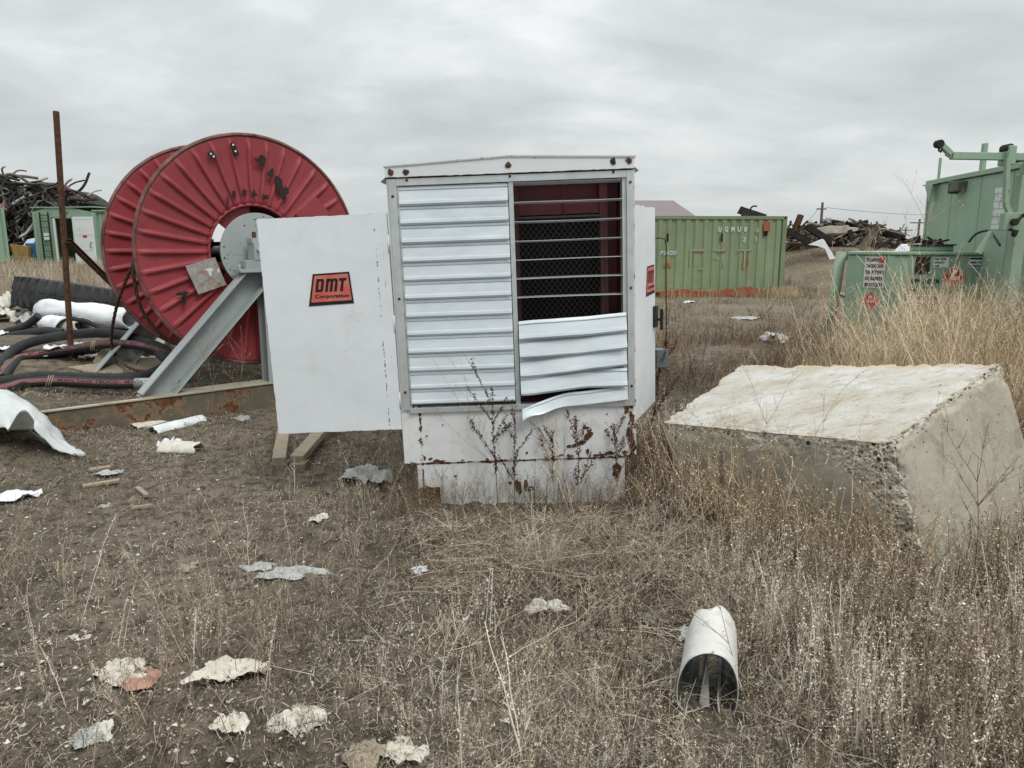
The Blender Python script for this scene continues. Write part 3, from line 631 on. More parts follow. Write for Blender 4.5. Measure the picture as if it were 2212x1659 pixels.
# wire rope from the reel
def rope(name, pts, r, label, cat, mat=None, parent=None, group=None):
    P = smooth_path(pts, 10); m = MB()
    for k in range(3):
        Q = []; s = 0; prev = P[0]
        for i, p in enumerate(P):
            t = (P[min(i + 1, len(P) - 1)] - P[max(i - 1, 0)]).normalized(); x = t.orthogonal().normalized(); x = (Vector((0, 1, 0)) - t * t.y).normalized(); y = t.cross(x)
            s += (p - prev).length; prev = p; a = s / (r * 7) * 2 * math.pi / 2 + k * 2.094; Q.append(p + (x * math.cos(a) + y * math.sin(a)) * r * .5)
        m.tube(Q, r * .6, 6)
    o = m.build(name, [mat or M_rope]); tag(o, label, cat, group); return o
def smooth_path(pts, k=8):
    P = [Vector(p) for p in pts]; out = []
    for i in range(len(P) - 1):
        a, b, c, d = P[max(i - 1, 0)], P[i], P[i + 1], P[min(i + 2, len(P) - 1)]
        for j in range(k):
            t = j / k; out.append(.5 * ((2 * b) + (c - a) * t + (2 * a - 5 * b + 4 * c - d) * t * t + (3 * b - a - 3 * c + d) * t ** 3))
    out.append(P[-1]); return out
D2 = lambda x, y: (x * .2424, 585 + y * .2424)      # coordinates read from an enlarged crop
def P2(x, y, Y): return atY(*D2(x, y), Y)
pr_ = [atY(318, 575, 7.65), atY(300, 620, 7.72), atY(282, 660, 7.78)] + [P2(1110, 130, 7.75), P2(1050, 270, 7.85), P2(1010, 430, 7.95), P2(985, 600, 8.0), P2(1000, 700, 7.95), P2(1080, 800, 7.85), P2(1200, 870, 7.75), P2(1390, 900, 7.65)]
rope('wire_rope', pr_[2:] if False else [atY(300, 545, 7.0), P2(1150, 20, 7.1), P2(1060, 250, 7.3), P2(1010, 450, 7.5), P2(992, 600, 7.8), P2(1005, 700, 7.9), P2(1080, 810, 7.8), P2(1200, 880, 7.6), P2(1400, 905, 7.45)], .016, 'rusty wire rope falling from the reel and curling onto the dirt', 'wire rope', group=None)
rope('wire_rope', [atY(292, 560, 6.98), P2(1190, 20, 6.98), P2(1215, 200, 7.0), P2(1280, 380, 7.05), P2(1390, 520, 7.12), P2(1500, 620, 7.2), P2(1600, 660, 7.25)], .017, 'twisted rusty rope hanging close along the front rim of the reel', 'wire rope')
# ------------------------------------------------------------------ concrete block
def concrete():
    B = Vector((1.76, 3.32, .695)); Cc = Vector(atY(1430, 912, 4.28)); Dd = Vector(atY(2165, 783, 3.98)); Ee = Vector(atY(1600, 787, 4.95))
    up = Vector((-.235, .09, .74)); A0 = B - up * 1.25; n = 110
    faces = [('front', Cc - up * 1.2, A0, Cc, B), ('right', A0, Dd - up * 1.05, B, Dd), ('top', Cc, B, Ee, Dd), ('back', Dd - up * 1.05, Ee - up * 1.1, Dd, Ee), ('left', Ee - up * 1.1, Cc - up * 1.2, Ee, Cc)]
    vs = []; fs = []; brk = []; top = []; edge = []
    cen = (B + Cc + Dd + Ee) / 4 - up * .5
    for nm, p00, p10, p01, p11 in faces:
        k0 = len(vs)
        for i in range(n + 1):
            for j in range(n + 1):
                a, b = i / n, j / n; p = p00 * (1 - a) * (1 - b) + p10 * a * (1 - b) + p01 * (1 - a) * b + p11 * a * b
                # distances to the block's edges
                def seg(P, s, e):
                    t = max(0, min(1, (P - s).dot(e - s) / (e - s).length_squared)); return (P - s - (e - s) * t).length
                dBC, dBD, dBA, dCE, dED = seg(p, B, Cc), seg(p, B, Dd), seg(p, B, A0), seg(p, Cc, Ee), seg(p, Ee, Dd)
                nz = mnoise.fractal(p * 7, 1, 2, 4); nz2 = mnoise.fractal(p * 22, .8, 2, 3)
                w = .055 + .03 * nz
                ch = max(0, 1 - dBC / (w + .05)) * .028 + max(0, 1 - dBD / w) * .035 + max(0, 1 - dBA / (w + .03)) * .022 + max(0, 1 - dCE / w) * .02 + max(0, 1 - dED / (w * 1.2)) * .03 + max(0, 1 - (p - Dd).length / .14) * .05
                ch *= max(.15, .7 + .9 * nz + .6 * nz2)
                bk = 0
                if nm == 'front': bk = 1.35 * max(0, 1 - dBA / (.21 + .16 * (.5 + nz))) + 1.1 * max(0, 1 - dBC / (.06 + .20 * a * (.6 + nz)))
                elif nm == 'right': bk = max(0, 1 - dBA / .05) + max(0, 1 - dBD / .045) + .9 * max(0, 1 - (p - Dd).length / .13)
                else: bk = .8 * max(0, 1 - dBD / .05) + .35 * max(0, 1 - dBC / .03)
                d = (cen - p).normalized()
                q = p + d * ch + d * .004 * nz + d * .006 * nz2 * min(1, bk)
                q += d * min(1, bk * 1.6) * (.006 + .007 * mnoise.noise(p * 46) + .006 * mnoise.noise(p * 90)) * (nm != 'top')
                if nm == 'top': q += d * (.0028 * mnoise.fractal(p * 11, .8, 2, 4) - .004 * nz)
                vs.append(tuple(q)); brk.append(min(1, bk)); top.append(1. if nm == 'top' else 0.)
                edge.append(max(0., 1 - dED / .16, .8 - dBC / .09, .7 - dCE / .1) if nm == 'top' else 0.)
        for i in range(n):
            for j in range(n):
                fs.append((k0 + i * (n + 1) + j, k0 + (i + 1) * (n + 1) + j, k0 + (i + 1) * (n + 1) + j + 1, k0 + i * (n + 1) + j + 1))
    m = MB(); m.add(vs, fs, 0, True); o = m.build('concrete_block', [M_conc])
    for nm, dat in (('broken', brk), ('top', top), ('edge', edge)):
        a = o.data.attributes.new(nm, 'FLOAT', 'POINT'); a.data.foreach_set('value', dat)
    tag(o, 'big tilted grey concrete block with pale top and crumbling corner among dry weeds', 'concrete block')
concrete()
# ------------------------------------------------------------------ shipping containers
def container(name, label, a, b, ht, depth, mat, frame, pitch=.28, base=0., face=1):
    """long side runs from a to b (front, seen by the camera); local x along it, y to the back"""
    a, b = Vector((*a[:2], 0)), Vector((*b[:2], 0)); L = (b - a).length; ang = math.atan2(b.y - a.y, b.x - a.x)
    t = thing(name, label, 'shipping container', (a.x, a.y, base), (0, 0, ang))
    def corr(L_, fn):
        m = MB(); k = max(4, int(L_ / pitch)); w = L_ / k; pts = []
        for i in range(k):
            for q, dd in ((0, 0), (.27, 0), (.42, .036), (.73, .036), (.88, 0)): pts.append((i * w + (q + .05) * w, dd))
        for i in range(len(pts) - 1):
            (x0, d0), (x1, d1) = pts[i], pts[i + 1]; m.add([fn(x0, d0, .16), fn(x1, d1, .16), fn(x1, d1, ht - .1), fn(x0, d0, ht - .1)], [(0, 1, 2, 3)])
        return m
    corr(L, lambda x, d, z: (x, .02 + d, z)).build('side_wall', [mat], t)
    corr(L, lambda x, d, z: (x, depth - .02 - d, z)).build('side_wall', [mat], t)
    corr(depth, lambda x, d, z: (L - .02 - d, x, z)).build('end_wall', [mat], t)
    corr(depth, lambda x, d, z: (.02 + d, x, z)).build('end_wall', [mat], t)
    m = MB(); m.box(.02, L - .02, .02, depth - .02, ht - .06, ht - .03); m.build('roof', [frame], t)
    for x in (0, L - .13):
        for y in (0, depth - .13):
            m = MB(); m.box(x, x + .13, y, y + .13, 0, ht)
            for z in (.06, ht - .06): m.box(x + .035, x + .095, y - .004, y - .002, z - .035, z + .035, 1)
            m.build('corner_post', [frame, M_black], t, .008)
    m = MB(); m.box(.13, L - .13, 0, .06, ht - .10, ht); m.box(.13, L - .13, depth - .06, depth, ht - .10, ht); m.build('top_rail', [frame], t, .006)
    m = MB(); m.box(.13, L - .13, 0, .06, .0, .19); m.box(.13, L - .13, depth - .06, depth, .0, .19)
    for x in (L * .36, L * .62): m.box(x - .14, x + .14, -.003, -.001, .02, .14, 1)
    m.build('bottom_rail', [M_orange, M_black], t, .004)
    return t, L
ca = atZ(1262, 643); cb = atZ(1690, 641)
c1, L1 = container('shipping_container', 'green corrugated shipping container with rust stains standing behind the white housing', ca, cb, 2.45, 2.44, M_olive, M_olivefr)
m = MB()
UX, UZ = Vector((1, 0, 0)), Vector((0, 0, 1))
for i, s in enumerate('UGMU'): m.text(s, (L1 - 2.14 + i * .20, -.002, 1.98), UX, UZ, .105, .15, 0, .03)
m.text('0', (L1 - 1.34, -.002, 1.98), UX, UZ, .09, .15, 0, .03); m.text('6', (L1 - .96, -.002, 1.96), UX, UZ, .09, .15, 1, .01); m.text('2', (L1 - 1.36, -.002, 1.68), UX, UZ, .09, .15, 0, .01); m.text('1', (L1 - .96, -.002, 1.68), UX, UZ, .04, .15, 1, .01)
m.text('P3420', (L1 - 3.92, -.003, 1.28), UX, UZ, .5, .13, 2, .02, .2)
SW = [c for c in bpy.data.objects if c.parent == c1 and c.name.startswith('side_wall')]; SW = min(SW, key=lambda c: c.data.vertices[0].co.y); join_into(SW, m, [M_stencil, plain('faded_stencil', LIN(150, 175, 140), .8, .1), plain('chalk_blue', (.42, .5, .55), .8, .1)])
m = MB(); n0 = 0
for (x, z0, z1, w) in ((-5.35, 1.0, 1.45, .09), (-4.9, .95, 1.45, .11), (-4.18, .95, 1.2, .1), (-3.65, .9, 1.05, .12), (-2.75, 1.36, 1.46, .12), (-1.95, 1.36, 1.44, .1), (-1.2, 1.05, 1.36, .05), (-1.3, .85, 1.1, .05), (-4.15, 1.35, 1.5, .05)):
    for q in range(7):
        n0 += 1; z = z0 + (z1 - z0) * (q + .5) / 7; m.add([(L1 + p[0], -.0015 - n0 * .00002, p[1]) for p in blob(x + random.uniform(-.03, .03), z, w * random.uniform(.4, 1), (z1 - z0) / 10, n0, 18, .7)], [tuple(range(18))])
for (x, w, a) in ((-.9, .5, .10), (-1.5, .3, .12), (-.5, .25, .06), (-2.1, .18, .05), (-3.2, .25, .05)):
    n0 += 1; m.add([(L1 + p[0], -.0045 - n0 * .00002, p[1]) for p in blob(x, .17, w, a, n0, 18, .5)], [tuple(range(18))])
SW = [c for c in bpy.data.objects if c.parent == c1 and c.name.startswith('side_wall')]; SW = min(SW, key=lambda c: c.data.vertices[0].co.y); join_into(SW, m, [M_orange])
m = MB()
for x in (-5.35, -3.7, -2.02): m = MB(); m.box(L1 + x - .028, L1 + x + .028, -.006, -.0055, 1.68, 1.93); m.build('slot', [M_black], c1)
m = MB()
m.box(L1 - .72, L1 - .60, -.004, -.003, 1.86, 2.0); m.build('slot', [M_black], c1)
m = MB(); m.box(L1 - .74, L1 - .54, -.03, -.004, 2.0, 2.28); m.build('bracket', [M_orange], c1, .004)
m = MB()
for (a, c, b, d) in ((-3.0, 1.40, -2.52, 1.46), (-3.0, .95, -2.94, 1.40), (-2.7, .85, -2.55, .90), (-2.25, 1.40, -1.9, 1.45), (-2.25, 1.15, -2.05, 1.19), (-1.95, .9, -1.9, 1.1)): m.poly([(L1 + a, -.0035, c), (L1 + b, -.0035, c), (L1 + b, -.0035, d), (L1 + a, -.0035, d)])
m.poly([(L1 - 1.5, -.0035, 1.4), (L1 - 1.05, -.0035, 1.4), (L1 - 1.05, -.0035, 1.45), (L1 - 1.5, -.0035, 1.45)]); m.poly([(L1 - 1.3, -.0036, .9), (L1 - 1.24, -.0036, .9), (L1 - 1.24, -.0036, 1.4), (L1 - 1.3, -.0036, 1.4)])
join_into(SW, m, [plain('faded_letter', (.24, .29, .18), .8, .1)])
# left: green building with an open white door, far behind
def site_cabin():
    Yc = 34.0; z0 = float(hbase(-22, 34)); A = atY(83, 572, Yc); B_ = atY(215, 572, Yc - .6); w = (B_ - A).length
    k = Yc / F * 1.0
    t = thing('site_cabin', 'pale green metal cabin with a ladder and an open white door, beyond the pole', 'metal cabin', (A.x, A.y, A.z), (0, 0, math.atan2(B_.y - A.y, B_.x - A.x)))
    s = w / 132.0                       # metres per photograph pixel across the front
    sz = Yc * .99 / F; X = lambda u: (u - 73) * s; Z = lambda v: (572 - v) * sz
    D1 = lambda x: x * .1653; V1 = lambda y: 365.6 + y * .1653
    top = [(X(72.7), Z(460.7)), (X(105), Z(453)), (X(137), Z(452)), (X(165), Z(455)), (X(205), Z(463))]
    # front wall with a doorway
    dx0, dx1, dzt = X(D1(720)), X(D1(955)), Z(V1(665)); m = MB()
    m.prism([(0, 0), (dx0, 0), (dx0, top[1][1]), *[(top[1][0], top[1][1])], (0, top[0][1])], (0, 0, 0), UX, UZ, -.06)
    m.prism([(dx0, dzt), (dx1, dzt), (dx1, Z(453.5)), (dx0, Z(452.5))], (0, 0, 0), UX, UZ, -.06)
    m.prism([(dx1, 0), (X(205), 0), top[4], top[3], (dx1, Z(453.5))], (0, 0, 0), UX, UZ, -.06)
    m.build('front_wall', [M_mint], t)
    m = MB(); m.box(X(205), X(205) + .06, .0, 6, 0, top[4][1]); m.box(0, .06, .06, 6, 0, top[0][1]); m.box(.06, X(205), 5.94, 6, 0, 2.2); m.build('side_wall', [M_mint], t)
    m = MB(); m.box(X(205) + .06, X(240), .1, .16, 0, Z(466)); m.box(X(212), X(216), .06, .1, Z(560), Z(466)); m.build('annex_wall', [M_mint], t)
    m = MB(); m.box(-.05, X(206), -.06, 6.1, Z(452) - .02, Z(452) + .03); m.box(X(200), X(242), -.02, 6, Z(461), Z(458)); m.build('roof', [M_mint], t)
    m = MB(); m.box(.02, X(80), -.05, -.0, 0, Z(461)); m.box(X(200), X(207), -.05, -.0, 0, Z(464)); m.box(X(114), X(158), -.06, -.001, Z(472), Z(469)); m.build('corner_post', [M_greenw], t)
    m = MB(); m.box(X(116), X(120), -.03, -.0, 0, Z(474)); m.box(X(157), X(160), -.03, 0, 0, Z(474)); m.box(X(120), X(157), -.03, 0, Z(474), Z(472)); m.build('door_frame', [M_doorwhite], t)
    m = MB(); m.box(X(120), X(158), 1.5, 1.52, 0, 2.3); m.build('dark_interior', [M_black], t)
    m = MB(); m.box(X(161), X(203), -.09, -.05, .02, Z(472)); dd = m.build('door', [M_doorwhite], t, .01)
    for vv in (475, 507.5, 540): m = MB(); m.box(X(166), X(200), -.1, -.091, Z(vv + 1.5), Z(vv)); m.build('door_rib', [M_sign], dd)
    m = MB(); m.tube([(X(197), -.1, Z(536)), (X(195), -.16, Z(535)), (X(195), -.16, Z(526)), (X(198), -.1, Z(525))], .015, 6); m.build('handle', [M_darkiron], dd)
    m = MB(); m.box(X(179), X(188), -.096, -.091, Z(515), Z(510)); m.build('notice', [M_placard], dd)
    m = MB()
    for x in (90, 108): m.box(X(x), X(x) + .05, -.1, -.06, .1, Z(462))
    for k_ in range(9): m.box(X(90) + .05, X(108), -.09, -.07, Z(568 - k_ * 12.5) - .015, Z(568 - k_ * 12.5) + .015)
    m.build('ladder', [M_darkiron], t)
    m = MB()
    for y0 in (505, 513): m.box(X(97), X(108), -.13, -.11, Z(y0 + 6), Z(y0))
    m.build('notice', [M_sign], t)
    m = MB(); m.box(X(137), X(150), -.12, -.0, Z(462), Z(459)); m.build('lamp', [M_greenw], t)
site_cabin()
gA = atY(-240, 572, 30); gB = atY(-101, 574, 29)
t2, L2 = container('shipping_container', 'pale green container end cut off by the left edge of the photo', gA, gB, 2.35, 2.4, M_mint, M_mint, base=atY(-101, 577, 29).z)
# far buildings
def roofed(name, label, u0, u1, vt, ve, Y, dp, wallh, inset=8):
    a = atY(u0, ve, Y); b = atY(u1, ve, Y); rz = atY(u1, vt, Y + dp / 2).z; t = thing(name, label, 'building', (a.x, Y, 0))
    w = b.x - a.x; ze = a.z
    m = MB(); m.box(0, w - .4, .3, dp - .3, -.5, ze); m.build('wall', [M_wallb], t)
    m = MB(); hip = inset * Y / F
    P = [(-.2, 0, ze), (w, 0, ze), (w, dp, ze), (-.2, dp, ze), (0, dp / 2, rz), (w - hip, dp / 2, rz)]
    m.add(P, [(0, 1, 5, 4), (1, 2, 5), (2, 3, 4, 5), (3, 0, 4), (3, 2, 1, 0)]); m.build('roof', [M_maroon], t)
    return t
roofed('farm_building', 'long building with a dull maroon metal roof rising behind the corrugated container', 1150, 1502, 433, 466, 60, 14, 3)
roofed('farm_building', 'low distant building with maroon roof between the scrap heap and the green cabin', 1868, 1966, 514, 529, 150, 12, 3)
# utility poles
def pole(u, vt, Y, label, cross=True, trans=False, r=.14):
    tp = atY(u, vt, Y); t = thing('utility_pole', label, 'utility pole', (tp.x, Y, 0), group='utility poles on the horizon'); m = MB()
    m.cyl((0, 0, -.5), (0, 0, tp.z), r, 8, 0, r * .7); m.build('mast', [M_pole], t)
    if cross: m = MB(); m.box(-.9, .9, -.05, .05, tp.z - .42, tp.z - .32); m.build('crossarm', [M_pole], t)
    else: m = MB(); m.box(-.32, .25, -.04, .04, tp.z - .42, tp.z - .35); m.build('crossarm', [M_pole], t)
    if trans:
        m = MB(); m.cyl((.42, 0, tp.z - 1.6), (.42, 0, tp.z - .9), .18, 10); m.tube(smooth_path([(.5, 0, tp.z - 1.0), (.95, 0, tp.z - 1.6), (.8, 0, tp.z - 3), (.35, 0, tp.z - 3.2), (.1, 0, tp.z - 2.8)], 6), .03, 5); m.build('transformer', [plain('pale_transformer', (.25, .26, .27), .6)], t)
    return tp
t0 = pole(1777, 437, 45, 'nearest utility pole with a small transformer above the scrap heap', False, True, .11)
t1 = pole(1987, 473, 75, 'utility pole just left of the tall green cabin')
t2_ = pole(1945, 491, 95, 'left one of a pair of distant utility poles'); t3 = pole(1957, 491, 95, 'right one of a pair of distant utility poles')
t4 = pole(1862, 493, 130, 'most distant utility pole, standing alone above the maroon roof')
def wire(a, b, sag, label):
    P = [Vector(a).lerp(Vector(b), i / 20) - Vector((0, 0, sag * 4 * (i / 20) * (1 - i / 20))) for i in range(21)]
    o = MB().tube(P, .012, 4).build('power_line', [M_darkiron]); tag(o, label, 'power line')
wire((t0.x + .2, 45, t0.z - .3), (t0.x + 38, 75, t0.z + 2.2), 1.0, 'thin power line running right from the transformer pole')
wire((t0.x - .2, 45, t0.z - .35), atY(1716, 505, 44), .1, 'guy wire slanting down left of the transformer pole')
# ------------------------------------------------------------------ green tank, cabin and crane on the right
TK0 = atZ(1907, 735); 
def tank():
    Yf = TK0.y; s = Yf / F * 1.0
    o = Vector((TK0.x, Yf, 0)); t = thing('fuel_tank', 'green steel fuel tank with warning placards behind tall tan grass', 'fuel tank', tuple(o), (0, 0, R(3)))
    ztop = atY(1907, 544, Yf).z; w = 1.95; chx = -.50; chy = .46
    foot = [(chx, chy), (0, 0), (w, 0), (w, 1.6), (.32, 1.6)]
    m = MB(); m.prism([(x, y) for x, y in foot], (0, 0, 0), (1, 0, 0), (0, 1, 0), ztop - .05); m.build('shell', [M_green], t, .03)
    m = MB(); k = [(chx - .02, chy - .02), (-.01, -.035), (w + .03, -.035), (w + .03, 1.63), (.29, 1.63)]; m.prism(k, (0, 0, ztop - .05), (1, 0, 0), (0, 1, 0), .05); m.build('top_deck', [M_green], t, .01)
    m = MB(); m.box(-.05, .07, -.014, .02, .05, ztop - .06); m.build('rusty_seam', [M_greenw], t, .004)
    m = MB(); m.cyl((1.0, .5, ztop), (1.0, .5, ztop + .10), .33, 32); m.cyl((1.0, .5, ztop + .10), (1.0, .5, ztop + .125), .37, 32, 1); m.build('hatch', [M_green, M_darkiron], t)
    m = MB(); 
    for i in range(9): m.beam((.75 + random.uniform(0, .5), .5 + random.uniform(-.2, .2), ztop + .125 + random.uniform(0, .09)), (.75 + random.uniform(0, .5), .5 + random.uniform(-.2, .2), ztop + .13 + random.uniform(0, .12)), .03, .03)
    m.build('fittings', [M_darkiron], t)
    m = MB(); m.cyl((-.58, .75, -.1), (-.47, .75, ztop + .0), .085, 14); m.beam((-.5, .75, ztop - .1), (chx + .2, .75, ztop - .1), .06, .1); m.build('end_post', [M_greenw], t)
    m = MB(); m.box(w + .03, w + .9, .1, .3, ztop - .42, ztop - .12); m.box(w + .03, w + .9, .3, 1.4, ztop - .9, ztop - .45, 1); m.build('side_beam', [M_green, M_darkiron], t, .01)
    dirc = Vector((-chx, -chy, 0)).normalized(); nc = Vector((dirc.y, -dirc.x, 0)); Lc = math.hypot(chx, chy); oc = Vector((chx, chy, 0)) + nc * .006
    def signs(o, ux, nn, x, z, w_, h_, lines, bold=.04, red=None):
        m = MB(); p = o + ux * x + UZ * z + nn * .004; m.poly([p, p + ux * w_, p + ux * w_ + UZ * h_, p + UZ * h_], 0); hh = h_ / len(lines)
        for i, s_ in enumerate(lines):
            if s_: m.text(s_, p + nn * .003 + ux * (w_ * .05) + UZ * (h_ - (i + .82) * hh), ux, UZ, w_ * min(.9, .085 * len(s_)) if w_ < .6 else w_ * min(.9, .08 * len(s_)), hh * .62, 1, bold)
        if red: q = p + nn * .0035 + ux * w_ * .68 + UZ * h_ * .8; m.poly([q, q + ux * w_ * .26, q + ux * w_ * .26 + UZ * .09, q + UZ * .09], 2)
        m.build('notice', [M_sign, M_blk, M_placard], t)
    def diamond(o, ux, nn, x, z, r, st, n4):
        m = MB(); p = o + ux * x + UZ * z + nn * .005
        m.poly([p - UZ * r, p + ux * r, p + UZ * r, p - ux * r], 1); p2 = p + nn * .002; r2 = r * .95; m.poly([p2 - UZ * r2, p2 + ux * r2, p2 + UZ * r2, p2 - ux * r2], 0)
        p3 = p2 + nn * .002; r3 = r * .82
        for a, b in ((-UZ, ux), (ux, UZ), (UZ, -ux), (-ux, -UZ)): m.poly([p3 + a * r3, p3 + b * r3, p3 + b * (r3 * .96), p3 + a * (r3 * .96)], 1)
        # flame symbol
        m.poly([p3 + ux * a * r + UZ * b * r for a, b in ((-.16, .22), (-.2, .36), (-.1, .42), (-.06, .62), (.04, .46), (.1, .5), (.16, .36), (.12, .22))], 1)
        m.text(st, p3 - ux * r * .36 - UZ * r * .18, ux, UZ, r * .72, r * .28, 1, .03); m.text(n4, p3 - ux * r * .08 - UZ * r * .7, ux, UZ, r * .16, r * .2, 1, .03)
        m.build('placard', [M_placard, M_sign], t)
    signs(oc, dirc, nc, .29, ztop - .60, .33, .52, ['TC.SH9280', 'CAODC 3695', 'TANK TYPE 2', 'OUT-OF-SERVICE BY', '2031/12/31'], .05, True)
    diamond(oc, dirc, nc, .43, ztop - .82, .175, '1202', '3')
    of = Vector((0, -.002, 0)); fx = UX; fn = Vector((0, -1, 0))
    diamond(of, fx, fn, 1.13, ztop - .42, .22, '1202', '3')
    signs(of, fx, fn, .74, ztop - .26, .27, .17, ['FUEL TANK', 'CAPACITY', '1100']); signs(of, fx, fn, 1.36, ztop - .26, .25, .17, ['', 'DIESEL FUEL', 'NO SMOKING'])
    m = MB(); m.box(1.37, 1.60, -.012, -.008, ztop - .125, ztop - .10); m.build('warning_band', [M_blk], t)
    m = MB(); m.box(.44, .68, -.02, .0, ztop - .36, ztop - .08); m.build('vent_panel', [M_darkiron], t, .003)
    m = MB(); m.text('WPN 11/03/84', (.36, -.006, ztop - .53), fx, UZ, .52, .085, 0, .04); m.text('DS-1 UK 137', (.36, -.006, ztop - .66), fx, UZ, .42, .085, 0, .04); m.build('stencil', [M_blk], t)
    signs(of, fx, fn, .33, ztop - 1.27, .72, .56, ['TC.SH9280', 'CAODC 3695', 'TANK TYPE 2', 'OUT-OF-SERVICE', '2031/12/31'], .07)
    m = MB(); m.poly([(1.05, -.0045, ztop - 1.27), (1.36, -.0045, ztop - 1.25), (1.34, -.0045, ztop - .72), (1.05, -.0045, ztop - .71)]); m.build('faded_panel', [M_offwhite], t)
tank()
def tall_cabin():
    A = atY(1993, 540, 15.0); Bq = atY(2176, 368, 12.1); a = Vector((A.x, 15, 0)); ztop = atY(1998, 394, 15).z
    d = Vector((Bq.x - a.x, 12.1 - 15, 0)); ang = math.atan2(d.y, d.x); L = 4.1
    t = thing('equipment_cabin', 'tall green metal equipment cabin at the right edge behind the placarded tank', 'equipment cabin', tuple(a), (0, 0, ang))
    m = MB(); m.box(0, L, 0, 2.4, 0.0, ztop - .06); m.build('shell', [M_green], t, .02)
    m = MB(); m.box(-.05, L + .05, -.05, 2.45, ztop - .055, ztop + .03); m.build('roof', [M_green], t, .01)
    for x in (1.03, 2.12, 3.15):
        m = MB(); m.box(x, x + .018, -.006, -.001, .1, ztop - .07); m.build('panel_seam', [M_greenw], t)
    m = MB(); m.box(-.02, .05, -.02, .06, 0, ztop - .06); m.build('corner_post', [M_greenw], t, .004)
    m = MB(); m.prism([(0, -.02), (.34, -.02), (.28, -.38)], (.15, -.12, ztop - .05), UX, UZ, .02); m.box(.0, .5, -.12, -.05, ztop - .07, ztop - .05); m.build('gusset', [M_green], t, .003)
    m = MB(); m.box(1.28, 1.62, -.16, -.0, ztop - .27, ztop - .1); m.box(1.25, 1.3, -.17, -.0, ztop - .3, ztop - .08); m.build('flood_lamp', [plain('lamp_housing', (.09, .09, .08), .6)], t, .01)
    m = MB(); m.box(.08, .12, .1, .14, ztop, ztop + .45); m.build('rail_stub', [M_greenw], t); m = MB(); m.box(1.75, 1.86, .1, .16, ztop, ztop + .5); m.build('rail_stub', [M_green], t)
    m = MB(); m.box(2.2, 2.6, .2, .5, ztop + .03, ztop + .11); m.box(2.3, 2.5, .25, .45, ztop + .11, ztop + .17); m.build('roof_vent', [M_darkiron], t, .01)
    m = MB(); rnd = random.Random(5); m.poly([(2.62, -.004, ztop - .95), (3.0, -.004, ztop - .95), (3.0, -.004, ztop - .30), (2.62, -.004, ztop - .30)], 0)
    for i in range(5): z = ztop - .95 + (i + .6) * .12; m.box(2.62, 3.0, -.0065, -.0055, z, z + .012, 1)
    for i in range(16): x = 2.63 + rnd.random() * .33; z = ztop - .92 + rnd.random() * .5; m.box(x, x + .009, -.0085, -.0075, z, z + .11, 1)
    m.build('peeling_notice', [M_sign, M_green], t)
tall_cabin()
def crane():
    Yc = 10.9; k = 1; p = atY(2184, 620, Yc); t = thing('hoist_arm', 'green swinging hoist arm on a rusty post in front of the tall green cabin', 'hoist', (p.x, Yc, 0))
    def q(u, v, dy=0.): return atY(u, v, Yc + dy) - Vector((p.x, Yc, 0))
    m = MB(); m.box(-.085, .075, -.07, .08, -.1, q(2184, 378).z); m.build('post', [M_greenw], t, .006)
    m = MB(); m.beam(q(2176, 342, -.1), q(2172, 440, -.1), .06, .07, (0, 1, 0)); m.beam(q(2172, 440, -.1), q(2188, 480, -.1), .06, .07, (0, 1, 0)); m.build('side_strut', [M_greenw], t, .004)
    m = MB(); m.box(-.02, .55, -.1, .1, q(2190, 376).z, q(2190, 352).z); m.box(-.015, .10, -.08, .09, q(2190, 376).z + .17, q(2190, 328).z); m.build('head_bracket', [M_green], t, .01)
    m = MB(); m.beam(q(2055, 336.5), q(2178, 338.5), .10, .10, (0, 0, 1)); m.beam(q(2178, 338.5), q(2290, 341), .10, .10, (0, 0, 1)); m.beam(q(2044, 331), q(2060, 341.5), .05, .055, (0, 0, 1)); m.build('boom', [M_green], t, .006)
    m = MB(); m.beam(q(2029, 309), q(2054, 333), .07, .085, (0, 1, 0)); m.build('tip_arm', [M_green], t, .006)
    m = MB(); c = q(2028, 311); m.cyl(c + Vector((0, -.05, 0)), c + Vector((0, .05, 0)), .055, 14); m.tube([c + Vector((0, -.0, -.02)), c + Vector((.01, 0, -.09)), c + Vector((.04, 0, -.11)), c + Vector((.05, 0, -.08))], .014, 6); m.build('pulley', [M_darkiron], t)
    m = MB(); c = q(2180, 332); m.box(c.x - .08, c.x + .03, -.12, .12, c.z - .16, c.z + .1); m.cyl(c + Vector((-.04, -.09, .07)), c + Vector((-.04, .09, .07)), .06, 14, 1); m.build('hinge_block', [M_green, M_darkiron], t, .012)
    m = MB(); c = q(2178, 480, -.1); m.box(c.x - .12, c.x + .12, -.2, -.08, c.z - .12, c.z + .13)
    m.cyl((c.x + .0, -.20, c.z + .0), (c.x + .0, -.27, c.z + .0), .05, 12, 1); m.beam((c.x + .02, -.23, c.z), (c.x + .12, -.23, c.z + .09), .03, .03, mi=1); m.sphere((c.x + .12, -.23, c.z + .09), .03, 5, 1); m.beam((c.x - .05, -.21, c.z - .1), (c.x + .08, -.21, c.z - .14), .04, .04, mi=1); m.sphere((c.x + .04, -.2, c.z - .17), .04, 5, 1)
    m.build('winch', [M_greenw, M_darkiron], t, .01)
    m = MB(); m.beam(q(2112, 548), q(2142, 500), .05, .09, (0, 1, 0)); m.build('stay', [M_greenw], t, .003)
    o = MB().tube(smooth_path([atY(2093, 523, 12), atY(2105, 508, 12), atY(2122, 500, 12), atY(2140, 501, 11.5), atY(2160, 530, 11)], 8), .018, 7).build('rubber_hose', [M_rubber]); tag(o, 'short black hose arching over the tank beside the hoist', 'hose')
crane()
